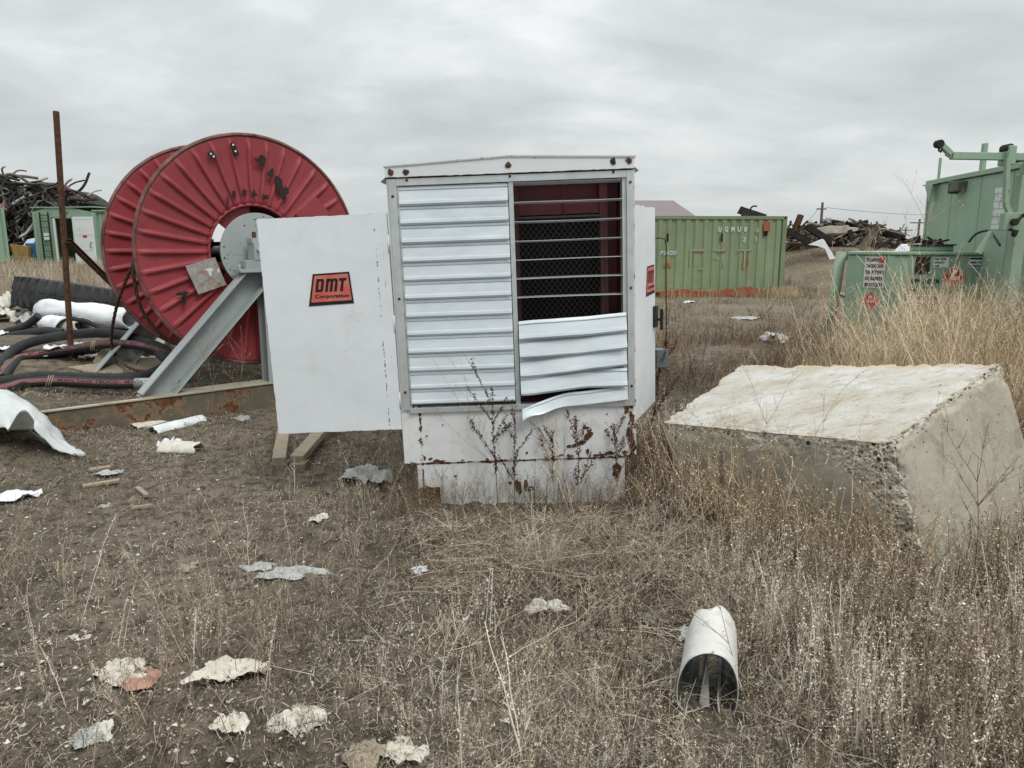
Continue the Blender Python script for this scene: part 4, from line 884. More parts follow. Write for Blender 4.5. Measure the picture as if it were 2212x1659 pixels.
# ------------------------------------------------------------------ scrap heap on the right mound
def heap(name, label, mats, n, cen, spread, seed, kinds, length):
    rnd = random.Random(seed); m = MB()
    for i in range(n):
        u = cen[0] + rnd.gauss(0, spread[0]); Y = cen[2] + rnd.gauss(0, spread[2]); f_ = max(0, 1 - ((u - cen[0]) / (spread[0] * 2.3)) ** 2)
        g0 = float(hbase(u, Y)); z = g0 + rnd.random() * spread[1] * f_; a = Vector((rnd.uniform(-1, 1), rnd.uniform(-.6, .6), rnd.uniform(-.4, .5))).normalized(); L = rnd.uniform(*length); c = Vector((u, Y, z)); mi = rnd.randrange(len(mats)); kd = rnd.choice(kinds)
        if kd == 'bar': m.beam(c - a * L / 2, c + a * L / 2, rnd.uniform(.03, .11), rnd.uniform(.03, .10), mi=mi)
        elif kd == 'board': m.beam(c - a * L / 3, c + a * L / 3, rnd.uniform(.1, .4), .03, (rnd.random(), rnd.random(), 1), mi)
        else:
            P = [c]; d = a.copy()
            for q in range(7): d = (d + Vector((rnd.uniform(-.5, .5), rnd.uniform(-.5, .5), rnd.uniform(-.5, .4)))).normalized(); P.append(P[-1] + d * L / 7)
            m.tube(smooth_path(P, 3), rnd.uniform(.03, .07), 5, mi)
    o = m.build(name, mats); tag(o, label, 'scrap heap', None, 'stuff'); return o
heap('scrap_heap', 'tangled heap of beams boards and rubble on the dirt mound right of the corrugated container', [M_scrapl, M_scrapb, M_darkiron, M_darkiron, M_scrapb, M_greysheet], 900, (14.6, .5, 33.6), (1.9, 1.05, .8), 4, ['bar', 'bar', 'board'], (.3, 1.3))
def scrapbeam(u0, v0, u1, v1, Y, w, mat, name, label, cat, Y2=None, d=None, sec='box'):
    a = atY(u0, v0, Y); b = atY(u1, v1, Y2 or Y); o = MB().beam(a, b, w, d or w, (0, 1, 0), 0, sec, .02).build(name, [mat]); return tag(o, label, cat, 'girders in the scrap heap' if name == 'steel_girder' else None)
D5 = lambda x, y: (1371 + x * .2066, 402.2 + y * .2066)
def sb(x0, y0, x1, y1, Y, w, mat, name, label, cat, **k): return scrapbeam(*D5(x0, y0), *D5(x1, y1), Y, w, mat, name, label, cat, **k)
sb(1110, 262, 1380, 352, 29, .30, M_darkiron, 'steel_girder', 'dark girder poking up behind the container top', 'girder', sec='I', Y2=28)
sb(1200, 290, 1400, 372, 29.3, .22, M_scrapb, 'steel_girder', 'brown girder lying just under the dark girder above the container', 'girder', sec='I', Y2=28)
sb(1738, 300, 1668, 480, 30, .20, M_darkrust, 'steel_girder', 'upright leaning girder at the left of the scrap heap', 'girder', sec='I')
sb(1800, 420, 2060, 590, 29.5, .24, M_darkiron, 'steel_girder', 'long dark girder sloping down right across the scrap heap', 'girder', sec='I')
sb(1590, 460, 1820, 585, 29.6, .24, M_darkiron, 'steel_girder', 'dark girder sloping down beside the container corner', 'girder', sec='I')
sb(1700, 440, 1880, 425, 30, .2, M_darkrust, 'steel_girder', 'short level girder on top of the scrap heap', 'girder', sec='I')
o = MB(); o.prism([(0, 0), (.5, .21), (.58, .19), (1.05, -.52), (.82, -.54), (.64, -.15), (.33, -.04)], tuple(atY(*D5(1810, 612), 28.2)), (1, 0, 0), (0, .1, 1), .04); tag(o.build('body_panel', [M_plastic]), 'white torn metal panel lying on the slope below the scrap girders', 'metal panel')
o = MB(); o.prism(blob(0, 0, .8, .17, 77, 18, .3), tuple(atY(*D5(2010, 492), 30.5)), (1, 0, .08), (0, .1, 1), .9); tag(o.build('concrete_slab', [M_scrapl], None, .03), 'pale broken slab on top of the scrap heap below the transformer pole', 'slab')
D6 = lambda x, y: (1773.2 + x * .2479, 283.3 + y * .2479)
def s6(x0, y0, x1, y1, Y, w, mat, name, label, cat, **k): return scrapbeam(*D6(x0, y0), *D6(x1, y1), Y, w, mat, name, label, cat, **k)
s6(250, 860, 275, 960, 27, .13, M_darkiron, 'fence_post', 'short dark post standing up out of the right of the scrap heap', 'post')
s6(470, 870, 345, 1035, 24, .22, M_scrapb, 'timber_plank', 'brown plank leaning against the scrap right of the heap', 'plank', d=.05)
s6(410, 950, 490, 1020, 25, .14, M_darkiron, 'iron_bar', 'thick dark iron bar sloping right behind the tank corner', 'iron bar')
s6(625, 938, 470, 1030, 25, .10, M_darkiron, 'iron_bar', 'thin dark iron bar rising to the right behind the tank', 'iron bar')
o = MB().tube(smooth_path([atY(*D6(290, 930), 26), atY(*D6(340, 905), 26), atY(*D6(400, 880), 26), atY(*D6(455, 868), 26)], 6), .05, 7).build('bent_pipe', [M_darkiron]); tag(o, 'curved dark pipe reaching right from the scrap heap', 'pipe')
o = MB().tube(smooth_path([atY(*D5(1205, 275), 28), atY(*D5(1215, 230), 28), atY(*D5(1245, 208), 28), atY(*D5(1278, 212), 28)], 6), .03, 6).build('bent_rod', [M_darkiron]); tag(o, 'thin bent rod sticking up from the girder behind the container', 'rod')
o = MB().tube(smooth_path([atY(*D5(1602, 425), 26.5), atY(*D5(1625, 405), 26.5), atY(*D5(1633, 360), 26.5)], 5), .04, 6).build('iron_hook', [M_darkiron]); tag(o, 'dark hook shaped bar at the top corner of the corrugated container', 'hook')
t = thing('parked_car', 'pale car roof and windows just showing above the green tank', 'car', tuple(atY(1978, 545, 22)))
t.location.z = float(hbase(t.location.x, 22)); zt = atY(1930, 527, 22).z - t.location.z
m = MB(); m.prism([(-.9, .3), (3.1, .3), (3.1, .85), (2.2, .92), (1.75, zt), (.35, zt), (-.3, .92), (-.9, .8)], (0, 0, 0), (1, 0, 0), (0, 0, 1), -1.6); m.build('body', [M_plastic], t, .05)
m = MB(); m.prism([(-.12, .93), (.4, zt - .06), (1.05, zt - .06), (1.05, .93)], (0, -.02, 0), UX, UZ, .02); m.prism([(1.1, .93), (1.1, zt - .06), (1.7, zt - .06), (2.05, .93)], (0, -.02, 0), UX, UZ, .02); m.build('window', [M_darkiron], t)
for x in (0, 2.3): m = MB(); m.cyl((x, -.02, .32), (x, .2, .32), .32, 20); m.build('wheel', [M_rubber], t)
# ------------------------------------------------------------------ hose heap behind the cabin (left)
def hoseheap():
    rnd = random.Random(12); m = MB(); Y0 = 41
    prof = [(-60, 372), (0, 384), (20, 392), (45, 402), (62, 396), (80, 394), (100, 400), (120, 412), (140, 428), (158, 446), (175, 470)]
    for i in range(1700):
        u = rnd.uniform(-60, 158); vt = np.interp(u, [p[0] for p in prof], [p[1] for p in prof]); v = vt + (580 - vt) * rnd.random() ** 1.5 if i % 2 else vt + rnd.uniform(-2, 38); Y = Y0 + rnd.uniform(-.7, .5)
        c = atY(u, v + 4, Y); d = Vector((rnd.uniform(-.5, 1), rnd.uniform(-.3, .3), rnd.uniform(-.6, .1))).normalized(); P = [c]
        for q in range(8):
            d = (d + Vector((rnd.uniform(-.35, .35), rnd.uniform(-.2, .2), rnd.uniform(-.45, .25)))).normalized(); P.append(P[-1] + d * rnd.uniform(.15, .35))
        m.tube(smooth_path(P, 2), rnd.uniform(.035, .085), 5, rnd.choices([0, 1, 2, 3, 4], [60, 22, 5, 6, 4])[0])
    # dark core so that the heap is solid
    core = [(u, v + 8) for u, v in prof] + [(175, 600), (-60, 600)]
    P = [atY(u, v, Y0 + .9) for u, v in core]; k = len(P); m.add([tuple(p) for p in P] + [(p.x, p.y + 5, p.z) for p in P], [tuple(reversed(range(k))), tuple(range(k, 2 * k))] + [(i, (i + 1) % k, k + (i + 1) % k, k + i) for i in range(k)], 0)
    o = m.build('hose_heap', [plain('old_black_hose', (.03, .027, .025), .8, .4, 2), plain('grey_hose', (.10, .095, .085), .8, .3, 2), plain('pink_hose', (.26, .10, .10), .8, .2), plain('pale_hose', (.36, .36, .34), .8, .2), plain('olive_sheet', (.12, .13, .10), .8, .2)])
    tag(o, 'huge tangled heap of discarded black hoses behind the green cabin', 'hose heap', None, 'stuff')
hoseheap()
m = MB(); m.hexa([atY(54, 553, 37), atY(84, 556, 37), atY(84, 556, 38.5), atY(54, 553, 38.5), atY(54, 525, 37), atY(84, 525, 37), atY(84, 525, 38.5), atY(54, 525, 38.5)], 0)
tag(m.build('blue_bin', [M_blue], None, .05), 'blue steel bin beside the green cabin in front of the hose heap', 'bin')
m = MB(); m.add([atY(40, 546, 36.9), atY(56, 548, 36.9), atY(80, 514, 37.4), atY(60, 518, 38.4)], [(0, 1, 2, 3)]); tag(m.build('tarpaulin', [plain('pale_tarp', (.45, .5, .58), .7)], None, 0, .05), 'pale tarpaulin draped beside the blue bin', 'tarpaulin')
m = MB(); m.prism([(0, 0), (.9, -.1), (.8, -1.7), (.45, -1.9), (.3, -.9)], tuple(atY(28, 528, 37)), (1, 0, 0), (0, .1, 1), .25); tag(m.build('excavator_bucket', [M_yellow], None, .03), 'faded yellow steel piece in front of the hose heap', 'steel scrap')
# ------------------------------------------------------------------ left yard objects
pb = Gp(152, 776); 
def steelpole():
    top = atY(121, 240, pb.y); t = thing('steel_pole', 'tall dark rusty steel pole leaning a little left, with a diagonal stay', 'pole', (pb.x, pb.y, pb.z))
    a = Vector((0, 0, -.3)); b = top - Vector((pb.x, pb.y, pb.z)); m = MB(); m.beam(a, b, .046, .05, (0, 1, 0)); m.build('pole', [M_darkrust], t, .006)
    s0 = atY(147, 520, pb.y) - t.location; s1 = atY(285, 655, pb.y + 1.2) - t.location
    m = MB(); m.beam(s0, s1, .06, .045, (0, 1, 0), 0, 'C', .008); m.build('stay', [M_darkrust], t)
steelpole()
def tyre():
    A = atY(58, 640, 12.3); Bq = atY(262, 665, 11.4); c = (A + Bq) / 2; Rr = .80; c.z = float(hbase(c.x, c.y)) + .27
    t = thing('loader_tyre', 'large worn black tyre lying on its side behind the white rolls', 'tyre', tuple(c), (R(-9), R(8), 0))
    prof = [(.42, -.17), (.46, -.22), (.66, -.24), (.76, -.20), (.80, -.12), (.80, .12), (.76, .20), (.66, .24), (.46, .22), (.42, .17)]; n = 72; m = MB(); vs = []
    for r, z in prof:
        for i in range(n): a = 2 * math.pi * i / n; vs.append((r * math.cos(a), r * math.sin(a), z))
    k = len(prof); m.add(vs, [(j * n + i, j * n + (i + 1) % n, ((j + 1) % k) * n + (i + 1) % n, ((j + 1) % k) * n + i) for j in range(k) for i in range(n)], 0, True); m.build('casing', [M_tyre], t)
    m = MB()
    for i in range(34):
        for s in (-1, 1):
            a = 2 * math.pi * (i + (.5 if s > 0 else 0)) / 34; M = Matrix.Rotation(a, 4, 'Z'); m.hexa([M @ Vector(p) for p in ((.78, -.038, s * .02), (.81, -.036, s * .02), (.81, .036, s * .02), (.78, .038, s * .02), (.74, -.015, s * .225), (.79, -.015, s * .215), (.79, .055, s * .215), (.74, .055, s * .225))])
    m.build('tread', [M_tyre], t)
tyre()
def roll(pa, pb_, r, mat, label, name='sheet_roll', hollow=True, dent=.12, seed=0):
    a, b = Vector(pa), Vector(pb_); ax = (b - a); L = ax.length; ax.normalize(); x = ax.orthogonal().normalized(); x = (Vector((0, 0, 1)) - ax * ax.z).normalized(); y = ax.cross(x); m = MB(); n = 30; k = 16; vs = []
    for i in range(k + 1):
        for j in range(n + 6):
            th = 2 * math.pi * j / n; q = r * (1 - .02 * j / n * 4) * (1 + dent * mnoise.noise(Vector((math.cos(th) * 1.2, math.sin(th) * 1.2, i * .35 + seed))) + .05 * mnoise.noise(Vector((math.cos(th) * 4, math.sin(th) * 4, i * 1.1 + seed)))); p = a + ax * (L * i / k + .03 * mnoise.noise(Vector((th, i, seed))) * (i in (0, k))) + (x * math.cos(th) * .88 + y * math.sin(th)) * q; vs.append(p)
    w = n + 6; m.add(vs, [(i * w + j, i * w + j + 1, (i + 1) * w + j + 1, (i + 1) * w + j) for i in range(k) for j in range(w - 1)], 0, True)
    o = m.build(name, [mat], None, 0, .012); tag(o, label, 'roll', 'white rolls of sheet by the hoses'); return o
D2p = lambda x, y, Y: atY(x * .2424, 585 + y * .2424, Y)
roll(D2p(400, 345, 10.6), D2p(1190, 430, 9.7), .165, M_plastic, 'long white roll of sheeting lying in front of the black tyre', seed=1, dent=.25)
roll(D2p(440, 480, 10.0), D2p(600, 500, 9.7), .145, M_plastic, 'short white roll left of the pole, its end facing out', seed=3, dent=.15)
roll(D2p(600, 500, 9.9), D2p(760, 490, 9.5), .12, M_offwhite, 'short offwhite roll right of the pole under the long roll', seed=5, dent=.2)
def crumple(name, c, w, d, mat, label, cat='scrap sheet', rot=0., curl=.3, hgt=.05, seed=0, th=.0022, group=None, tilt=0., jag=.5, lift=-.002):
    rnd = random.Random(seed); nr, na = 9, 64; ks = [(rnd.uniform(0, 6.28), rnd.uniform(.3, 1) * jag / (k + 1)) for k in range(7)]; vs = [(0, 0)]; fs = []
    for j in range(1, nr + 1):
        for i in range(na):
            a = 2 * math.pi * i / na; q = 1 + sum(am * math.cos((k + 1) * a + ph) for k, (ph, am) in enumerate(ks)); q += .10 * mnoise.noise(Vector((math.cos(a) * 4, math.sin(a) * 4, seed * 2.3))) + .07 * mnoise.noise(Vector((math.cos(a) * 11, math.sin(a) * 11, seed))); q = max(.2, q) * j / nr; vs.append((math.cos(a) * q * w / 2, math.sin(a) * q * d / 2))
    for i in range(na): fs.append((0, 1 + i, 1 + (i + 1) % na))
    for j in range(nr - 1):
        for i in range(na): fs.append((1 + j * na + i, 1 + (j + 1) * na + i, 1 + (j + 1) * na + (i + 1) % na, 1 + j * na + (i + 1) % na))
    P = []; sc = 3.2 / max(w, d)
    for x, y in vs:
        z = hgt * (1 - curl * 3 * (x / w) ** 2) if curl >= 0 else hgt * (-curl * 4 * (y / d) ** 2)
        z += hgt * .7 * mnoise.fractal(Vector((x * sc, y * sc * 1.4, seed * 3.1)), .8, 2, 5) + hgt * .15 + hgt * .35 * abs(mnoise.noise(Vector((x * sc * 1.3, y * sc * .8, seed * 5.3))))
        P.append(Vector((x, y, z)))
    zmin = min(p.z for p in P); M = Matrix.Rotation(rot, 4, 'Z') @ Matrix.Rotation(tilt, 4, 'X'); m = MB(); m.add([M @ (p - Vector((0, 0, zmin))) for p in P], fs, 0, True)
    o = m.build(name, [mat], None, 0, th); o.location = (c.x, c.y, hz_at(c.x, c.y) + lift); tag(o, label, cat, group); return o
def crat(u0, u1, v0, v1, mat, label, seed, name='torn_sheet', cat='scrap sheet', curl=.3, hf=.5, rot=None, group='torn pale scraps on the ground', **k):
    vm = v0 + (v1 - v0) * .62; c = Gp((u0 + u1) / 2, vm); zc = c.y * math.cos(PITCH) + (H - c.z) * math.sin(PITCH); w = (u1 - u0) * zc / F
    a = Gp((u0 + u1) / 2, v0); b = Gp((u0 + u1) / 2, v1); d = max(.25 * w, min(w * 1.1, (a.y - b.y))); return crumple(name, c, w, d, mat, label, cat, 0. if rot is None else rot, curl, hf * w * .22, seed, group=group, **k)
# heap of pale wrapping at the far left
crat(-20, 62, 640, 690, M_offwhite, 'crumpled offwhite sheet at the left edge above the hoses', 1, hf=2.0, jag=.2)
crat(45, 92, 655, 700, M_plastic, 'crumpled white sheet left of the short roll', 2, hf=1.8, jag=.2)
crat(-10, 18, 700, 735, M_plastic, 'small white scrap at the left edge by the black hose', 3, hf=1.5)
crat(-60, 30, 660, 712, M_offwhite, 'dirty offwhite sheeting spilling in at the left edge', 51, hf=1.2, jag=.2)
crat(30, 75, 690, 720, M_greysheet, 'grey sheet lump between the pipes and the short roll', 52, hf=2.)
crat(300, 400, 722, 775, M_cream, 'stained white sheet in the dirt under the left side of the reel', 4, hf=1.6)
crat(120, 240, 745, 782, M_plastic, 'flat white scraps in the dirt below the pole base', 5, hf=.8)
g1 = Gp(212, 792); m = MB(); m.beam(g1 + Vector((0, 0, .02)), g1 + Vector((.10, .25, .30)), .12, .03, (0, 1, .3)); tag(m.build('short_board', [M_oldwood], None, .004), 'short board standing in the dirt inside the hose loop', 'board')
g1 = Gp(292, 800); m = MB(); m.prism(blob(0, 0, .62, .17, 31, 18, .12), (g1.x, g1.y, g1.z + .02), (1, .35, .02), (-.2, .9, .28), .05); tag(m.build('broad_plank', [M_wood], None, .01), 'broad weathered plank lying behind the hoses under the reel', 'plank')
crat(302, 352, 762, 790, M_cream, 'cream flakes on the dirt left of the reel foot', 61, hf=.9)
crat(356, 402, 748, 782, M_cream, 'tan stained sheet wedged under the rim of the reel', 62, hf=1.1)
crat(186, 232, 764, 786, M_greysheet, 'grey scraps right of the pole base', 63, hf=.8)
crat(78, 130, 752, 778, M_offwhite, 'pale scraps left of the pole base', 64, hf=.8)
crat(0, 40, 742, 766, M_plastic, 'white scrap behind the arching hose at the left edge', 65, hf=.9)
for i, (pts, r) in enumerate((([(0, 560), (150, 520), (260, 470), (345, 400)], .05), ([(0, 600), (200, 570), (400, 540), (560, 560)], .06), ([(640, 425), (760, 450), (850, 490), (900, 540)], .028), ([(730, 770), (760, 730), (850, 710), (900, 740), (870, 790), (780, 800)], .035))):
    o = MB().tube(smooth_path([D2p(x, y, 9.6 - i * .2) for x, y in pts], 8), r, 10).build('black_hose', [M_rubber]); tag(o, ('grey black pipe slanting up to the white rolls', 'dark pipe lying level at the left edge below the slanting pipe', 'thin black cable bent over the end of the short rolls', 'small coil of black hose in the dirt right of the pole')[i], 'hose', 'black hoses left of the reel')
def hose(name, pts, r, label, stripe=False, texts=(), coup=None, Ys=None):
    P = smooth_path([D2p(x, y, Y) for x, y, Y in pts], 8); t = thing(name, label, 'hose', tuple(P[0]), group='black hoses left of the reel'); P = [p - P[0] for p in P]
    ref = Vector((.1, -.85, .45)); m = MB(); m.tube(P, r, 16, (0, 1, 1) if stripe else 0, True, ref)
    S = [0.]
    for i in range(1, len(P)): S.append(S[-1] + (P[i] - P[i - 1]).length)
    for st, s0, ln in texts:
        v, f = textmesh(st, .03, 0); out = []
        for a, b in v:
            s = s0 + a * ln; i = max(0, min(len(P) - 2, int(np.searchsorted(S, s)) - 1)); q = (s - S[i]) / max(1e-6, S[i + 1] - S[i]); p = P[i].lerp(P[i + 1], q); tt = (P[i + 1] - P[i]).normalized(); x = (ref - tt * ref.dot(tt)).normalized(); y = tt.cross(x)
            if y.z < 0: y = -y
            an = (b - .5) * .62; out.append(p + (x * math.cos(an) + y * math.sin(an)) * (r * 1.02))
        m.add(out, f, 0)
    m.build('casing', [M_rubber, M_pink], t)
    if coup:
        m = MB(); m.tube([P[-1], P[-1] + (P[-1] - P[-3]).normalized() * .19], r * 1.02, 20); m.tube([P[-1] + (P[-1] - P[-3]).normalized() * .19, P[-1] + (P[-1] - P[-3]).normalized() * .33], r * .93, 20, 1); m.build('coupling', [M_coup, plain('worn_cuff', (.22, .22, .19), .7)], t)
    for bi in ((.55,) if stripe else ()):
        i = int(len(P) * bi); tt = (P[i + 1] - P[i]).normalized(); x = tt.orthogonal().normalized(); y = tt.cross(x); m = MB()
        for q in range(3): m.tube([P[i] + tt * (.02 * q + .03 * math.sin(a)) + (x * math.cos(a) + y * math.sin(a)) * (r * 1.07) for a in [2 * math.pi * j / 20 for j in range(20)]], .005, 5, 0, closed=True)
        m.build('binding', [M_wood], t)
    return t
hose('suction_hose', [(-300, 1100, 6.6), (-160, 960, 7.1), (0, 830, 7.75), (120, 710, 8.1), (300, 630, 8.25), (600, 575, 8.3), (900, 553, 8.25), (1100, 580, 8.1), (1350, 655, 7.9), (1480, 720, 7.75), (1640, 860, 7.5)], .054, 'thick plain black hose arching highest over the hose loop')
hose('suction_hose', [(20, 960, 7.1), (90, 870, 7.55), (190, 780, 7.9), (350, 745, 8.0), (500, 722, 8.05), (700, 690, 8.0), (950, 655, 7.95), (1200, 660, 7.85), (1400, 705, 7.7), (1500, 760, 7.6), (1600, 850, 7.45)], .047, 'black hose with faded pink lettered stripe in the middle of the loop', True, (('2"  MWH TANK TRUCK HOSE 150 PSI WP', .95, 1.35), ('3" TANK TRUCK', 2.42, .35)))
hose('suction_hose', [(-260, 1100, 6.5), (-60, 1065, 6.6), (100, 1035, 6.7), (250, 1000, 6.85), (450, 985, 6.9), (700, 992, 6.9), (950, 1005, 6.85), (1210, 1003, 6.85)], .050, 'lowest black hose with pink stripe and an aluminium coupling at its end', True, (('MWH TANK TRUCK   MWH TANK TRUCK   HOSE 150 PSI WP', .75, 1.85),), True)
hose('suction_hose', [(-200, 1010, 6.8), (60, 985, 7.0), (300, 950, 7.1), (520, 950, 7.15), (800, 962, 7.1), (1150, 960, 7.1), (1320, 930, 7.3), (1460, 860, 7.5), (1490, 800, 7.5), (1420, 730, 7.7)], .055, 'plain black hose closing the bottom of the loop behind the coupling')
# torn grey shell at the left edge
def shell():
    o = Gp(180, 985); t = thing('pipe_shell', 'large torn pale grey pipe shell lying curved at the left edge', 'pipe shell', tuple(o))
    top = [(-90, 830, 6.1), (0, 838, 6.0), (45, 858, 5.95), (90, 890, 5.85), (120, 925, 5.8), (145, 955, 5.7), (178, 975, 5.6), (186, 985, 5.5)]
    low = [(-90, 930, 5.5), (0, 925, 5.45), (20, 928, 5.4), (32, 918, 5.4), (75, 925, 5.4), (100, 955, 5.42), (130, 975, 5.44), (170, 985, 5.46)]
    A = smooth_path([atY(*p) - o for p in top], 6); B_ = smooth_path([atY(*p) - o for p in low], 6)
    def fn(a, b):
        i = a * (len(A) - 1); k = min(int(i), len(A) - 2); q = i - k; p = A[k].lerp(A[k + 1], q); r = B_[k].lerp(B_[k + 1], q); c = p.lerp(r, b); bulge = math.sin(math.pi * b) * .06 * (1 - a) ** .4
        return c + Vector((.2 * bulge, -.5 * bulge, bulge)) + Vector((0, .02 * mnoise.noise(Vector((a * 4, b * 3, 7))), .022 * mnoise.fractal(Vector((a * 9, b * 5, 1)), .8, 2, 4)))
    MB().sheet(fn, 48, 14).build('outer_skin', [plain('pale_shell', (.50, .53, .53), .6, .12, 4, .2)], t, 0, .006)
    def fold(a, b):
        p = atY(18 + 55 * a, 928 - 46 * math.sin(a * 2.6) * b + 4 * b, 5.38 - .12 * b * math.sin(a * 3)); return p - o
    MB().sheet(fold, 16, 8).build('folded_flap', [M_greysheet], t, 0, .01)
    def inner(a, b):
        p = atY(60 + 118 * a, 925 + 58 * a ** .8 + 14 * b * math.sin(a * 3.1), 5.5 + .25 * b); return p - o
    MB().sheet(inner, 20, 6).build('inner_skin', [M_greysheet], t, 0, .008)
shell()
# pair of planks under the left door
def plank(p, q, w, h_, label, tap=0.):
    a, b = Vector(p), Vector(q); m = MB(); m.beam(a, b, w, h_, (0, 0, 1)); o = m.build('timber_plank', [M_wood], None, .004); tag(o, label, 'plank', 'planks under the left door'); return o
g1, g2 = Gp(604, 1016), Gp(622, 925); g1.z += .07; g2.z += .16; plank(g1, g2, .095, .05, 'narrow plank pointing straight back under the left door')
g1, g2 = Gp(642, 1012), Gp(740, 915); g1.z += .07; g2.z += .15; plank(g1, g2, .10, .05, 'plank slanting back to the right under the left door')
for u, l in ((600, 'short wooden block under the front of the straight plank'), (640, 'short wooden block under the front of the slanting plank')):
    g = Gp(u, 1018); m = MB(); m.box(-.05, .05, -.03, .10, -.03, .05); o = m.build('wooden_block', [M_oldwood], None, .004, loc=(g.x + .01, g.y + .04, g.z)); tag(o, l, 'block')
# scraps on the ground
def curl_sheet(u0, v0, u1, v1, wd, rad, mat, label, seed, name='curled_sheet'):
    a, b = Gp(u0, v0), Gp(u1, v1); ax = (b - a); L = ax.length; ax.normalize(); y = Vector((-ax.y, ax.x, 0))
    def fn(s, t):
        th = (t - .5) * wd / rad; ed = .03 * mnoise.noise(Vector((t * 6, seed, s * 2))) if s in (0, 1) else 0; r_ = rad * (1 + .08 * mnoise.noise(Vector((s * 4, t * 3, seed))))
        return ax * (L * s + ed) + y * math.sin(th) * r_ + Vector((0, 0, 1)) * (r_ * math.cos(th) - rad * math.cos(wd / rad / 2) + .005)
    o = MB().sheet(fn, 16, 16).build(name, [mat], None, 0, .006); o.location = (a.x, a.y, hz_at(a.x, a.y) - .002); tag(o, label, 'scrap sheet', 'curled pieces of pale sheet'); return o
curl_sheet(285, 925, 385, 903, .17, .11, M_cream, 'cream stained curled sheet behind its white twin below the skid', 3)
curl_sheet(328, 934, 436, 908, .20, .075, M_plastic, 'bright white curled sheet in front of the cream one below the skid', 4)
curl_sheet(352, 972, 432, 975, .24, .085, M_offwhite, 'crushed domed piece of curved sheet below the curled pair', 6)
crat(345, 395, 945, 975, M_plastic, 'white torn edge lying against the crushed domed piece', 8, hf=1.3)
crat(756, 856, 1008, 1060, M_greysheet, 'pale grey domed sheet between the planks and the white housing', 9, 'domed_sheet', hf=1.1, curl=.25)
crat(-5, 86, 1066, 1086, M_plastic, 'long white strip at the left edge of the dirt', 10, hf=.6, rot=R(8))
for i, (u0, v0, u1, v1, w, lab) in enumerate(((192, 1020, 241, 1014, .05, 'short light wood chunk, upper of the wood pieces in the dirt'), (179, 1055, 258, 1044, .045, 'longest light wood splinter lying in the dirt at left'), (297, 1058, 318, 1077, .03, 'small wood stick pointing at the viewer right of the splinter'), (285, 1103, 330, 1098, .018, 'thin straw coloured stick below the wood splinter'), (1803, 1466, 1853, 1450, .03, 'small light board hidden in the weeds right of the white pipe'))):
    a, b = Gp(u0, v0), Gp(u1, v1); a.z += .015; b.z += .02; tag(MB().beam(a, b, w, .02).build('wood_piece', [M_wood], None, .003), lab, 'wood piece', 'bits of wood on the dirt')
crat(222, 272, 1022, 1034, M_greysheet, 'thin grey flake between the two light wood pieces', 11, hf=.4)
crat(213, 243, 1083, 1098, M_greysheet, 'small grey flake below the wood splinter', 12, hf=.4)
crat(672, 712, 1113, 1128, M_cream, 'small cream scrap on the dirt under the open left door', 13, hf=.8)
crat(520, 588, 1214, 1232, M_greysheet, 'small grey torn strip, upper of the pair in mid dirt', 14, hf=.5, rot=R(-12))
crat(548, 690, 1230, 1256, M_greysheet, 'long grey torn strip, lower of the pair in mid dirt', 15, hf=.4, rot=R(4))
crat(390, 434, 1216, 1236, M_wood, 'tan crumpled scrap left of the grey strips', 16, hf=.7)
crat(895, 930, 1218, 1246, M_plastic, 'narrow white curl right of the grey strips', 17, hf=.9, rot=R(40))
crat(203, 318, 1410, 1464, M_cream, 'cream rumpled scrap lying over a pinkish piece', 18, hf=.8, rot=R(15))
crat(266, 345, 1448, 1494, M_pinkb, 'flat pinkish fragment half under the cream rumpled scrap', 19, hf=.4, curl=.1, jag=.2, lift=.012)
crat(391, 540, 1442, 1488, M_cream, 'long knobbly cream scrap right of the pinkish fragment', 20, hf=.8, rot=R(8))
crat(583, 702, 1519, 1578, M_cream, 'creased cream scrap at the foot of the weeds, bottom centre left', 21, hf=.8)
crat(454, 521, 1552, 1606, M_cream, 'folded cream scrap with upturned rim near the bottom edge', 22, hf=1.2, curl=-.6)
crat(141, 204, 1573, 1622, M_greysheet, 'ribbed whitish flake near the bottom left corner', 23, hf=.9)
crat(200, 243, 1577, 1611, M_offwhite, 'small cup shaped flake beside the ribbed whitish one', 24, hf=1.4, curl=-.8)
crat(762, 850, 1590, 1652, M_wood, 'tan dirty fragment at the bottom edge', 25, hf=.7)
crat(828, 920, 1602, 1656, M_cream, 'cream flake against the tan fragment at the bottom edge', 26, hf=.7)
crat(143, 168, 1368, 1386, M_cream, 'tiny cream chip above the rumpled scraps at left', 27, hf=.9)
crat(178, 196, 1368, 1380, M_offwhite, 'tiniest pale chip right of the tiny cream chip', 28, hf=.9)
crat(-8, 16, 1520, 1552, M_wood, 'tan scrap cut by the left edge near the bottom', 29, hf=.5)
crat(1146, 1234, 1305, 1333, M_offwhite, 'pale crumpled scrap in the weeds left of the white pipe', 30, hf=.9)
crat(1372, 1432, 1322, 1346, M_greysheet, 'grey scrap in the weeds just behind the white pipe', 31, hf=.9)
crat(1640, 1692, 722, 750, M_plastic, 'black and white bit of junk in the brown weeds beyond the block', 32, hf=1.6)
crat(1890, 1995, 762, 790, M_offwhite, 'ragged whitish debris just behind the concrete block', 33, hf=1.6)
crat(2125, 2230, 765, 815, M_scrapl, 'grey broken rubble behind the right end of the block', 34, 'rubble_slab', hf=1.4)
crat(1480, 1506, 650, 656, M_plastic, 'small white litter on the bare ground before the container', 35, hf=.7)
crat(1590, 1640, 682, 692, M_greysheet, 'flat pale litter on the bare ground right of centre', 36, hf=.4)
crat(1800, 1850, 632, 645, M_offwhite, 'whitish litter at the foot of the dirt mound', 37, hf=.5)
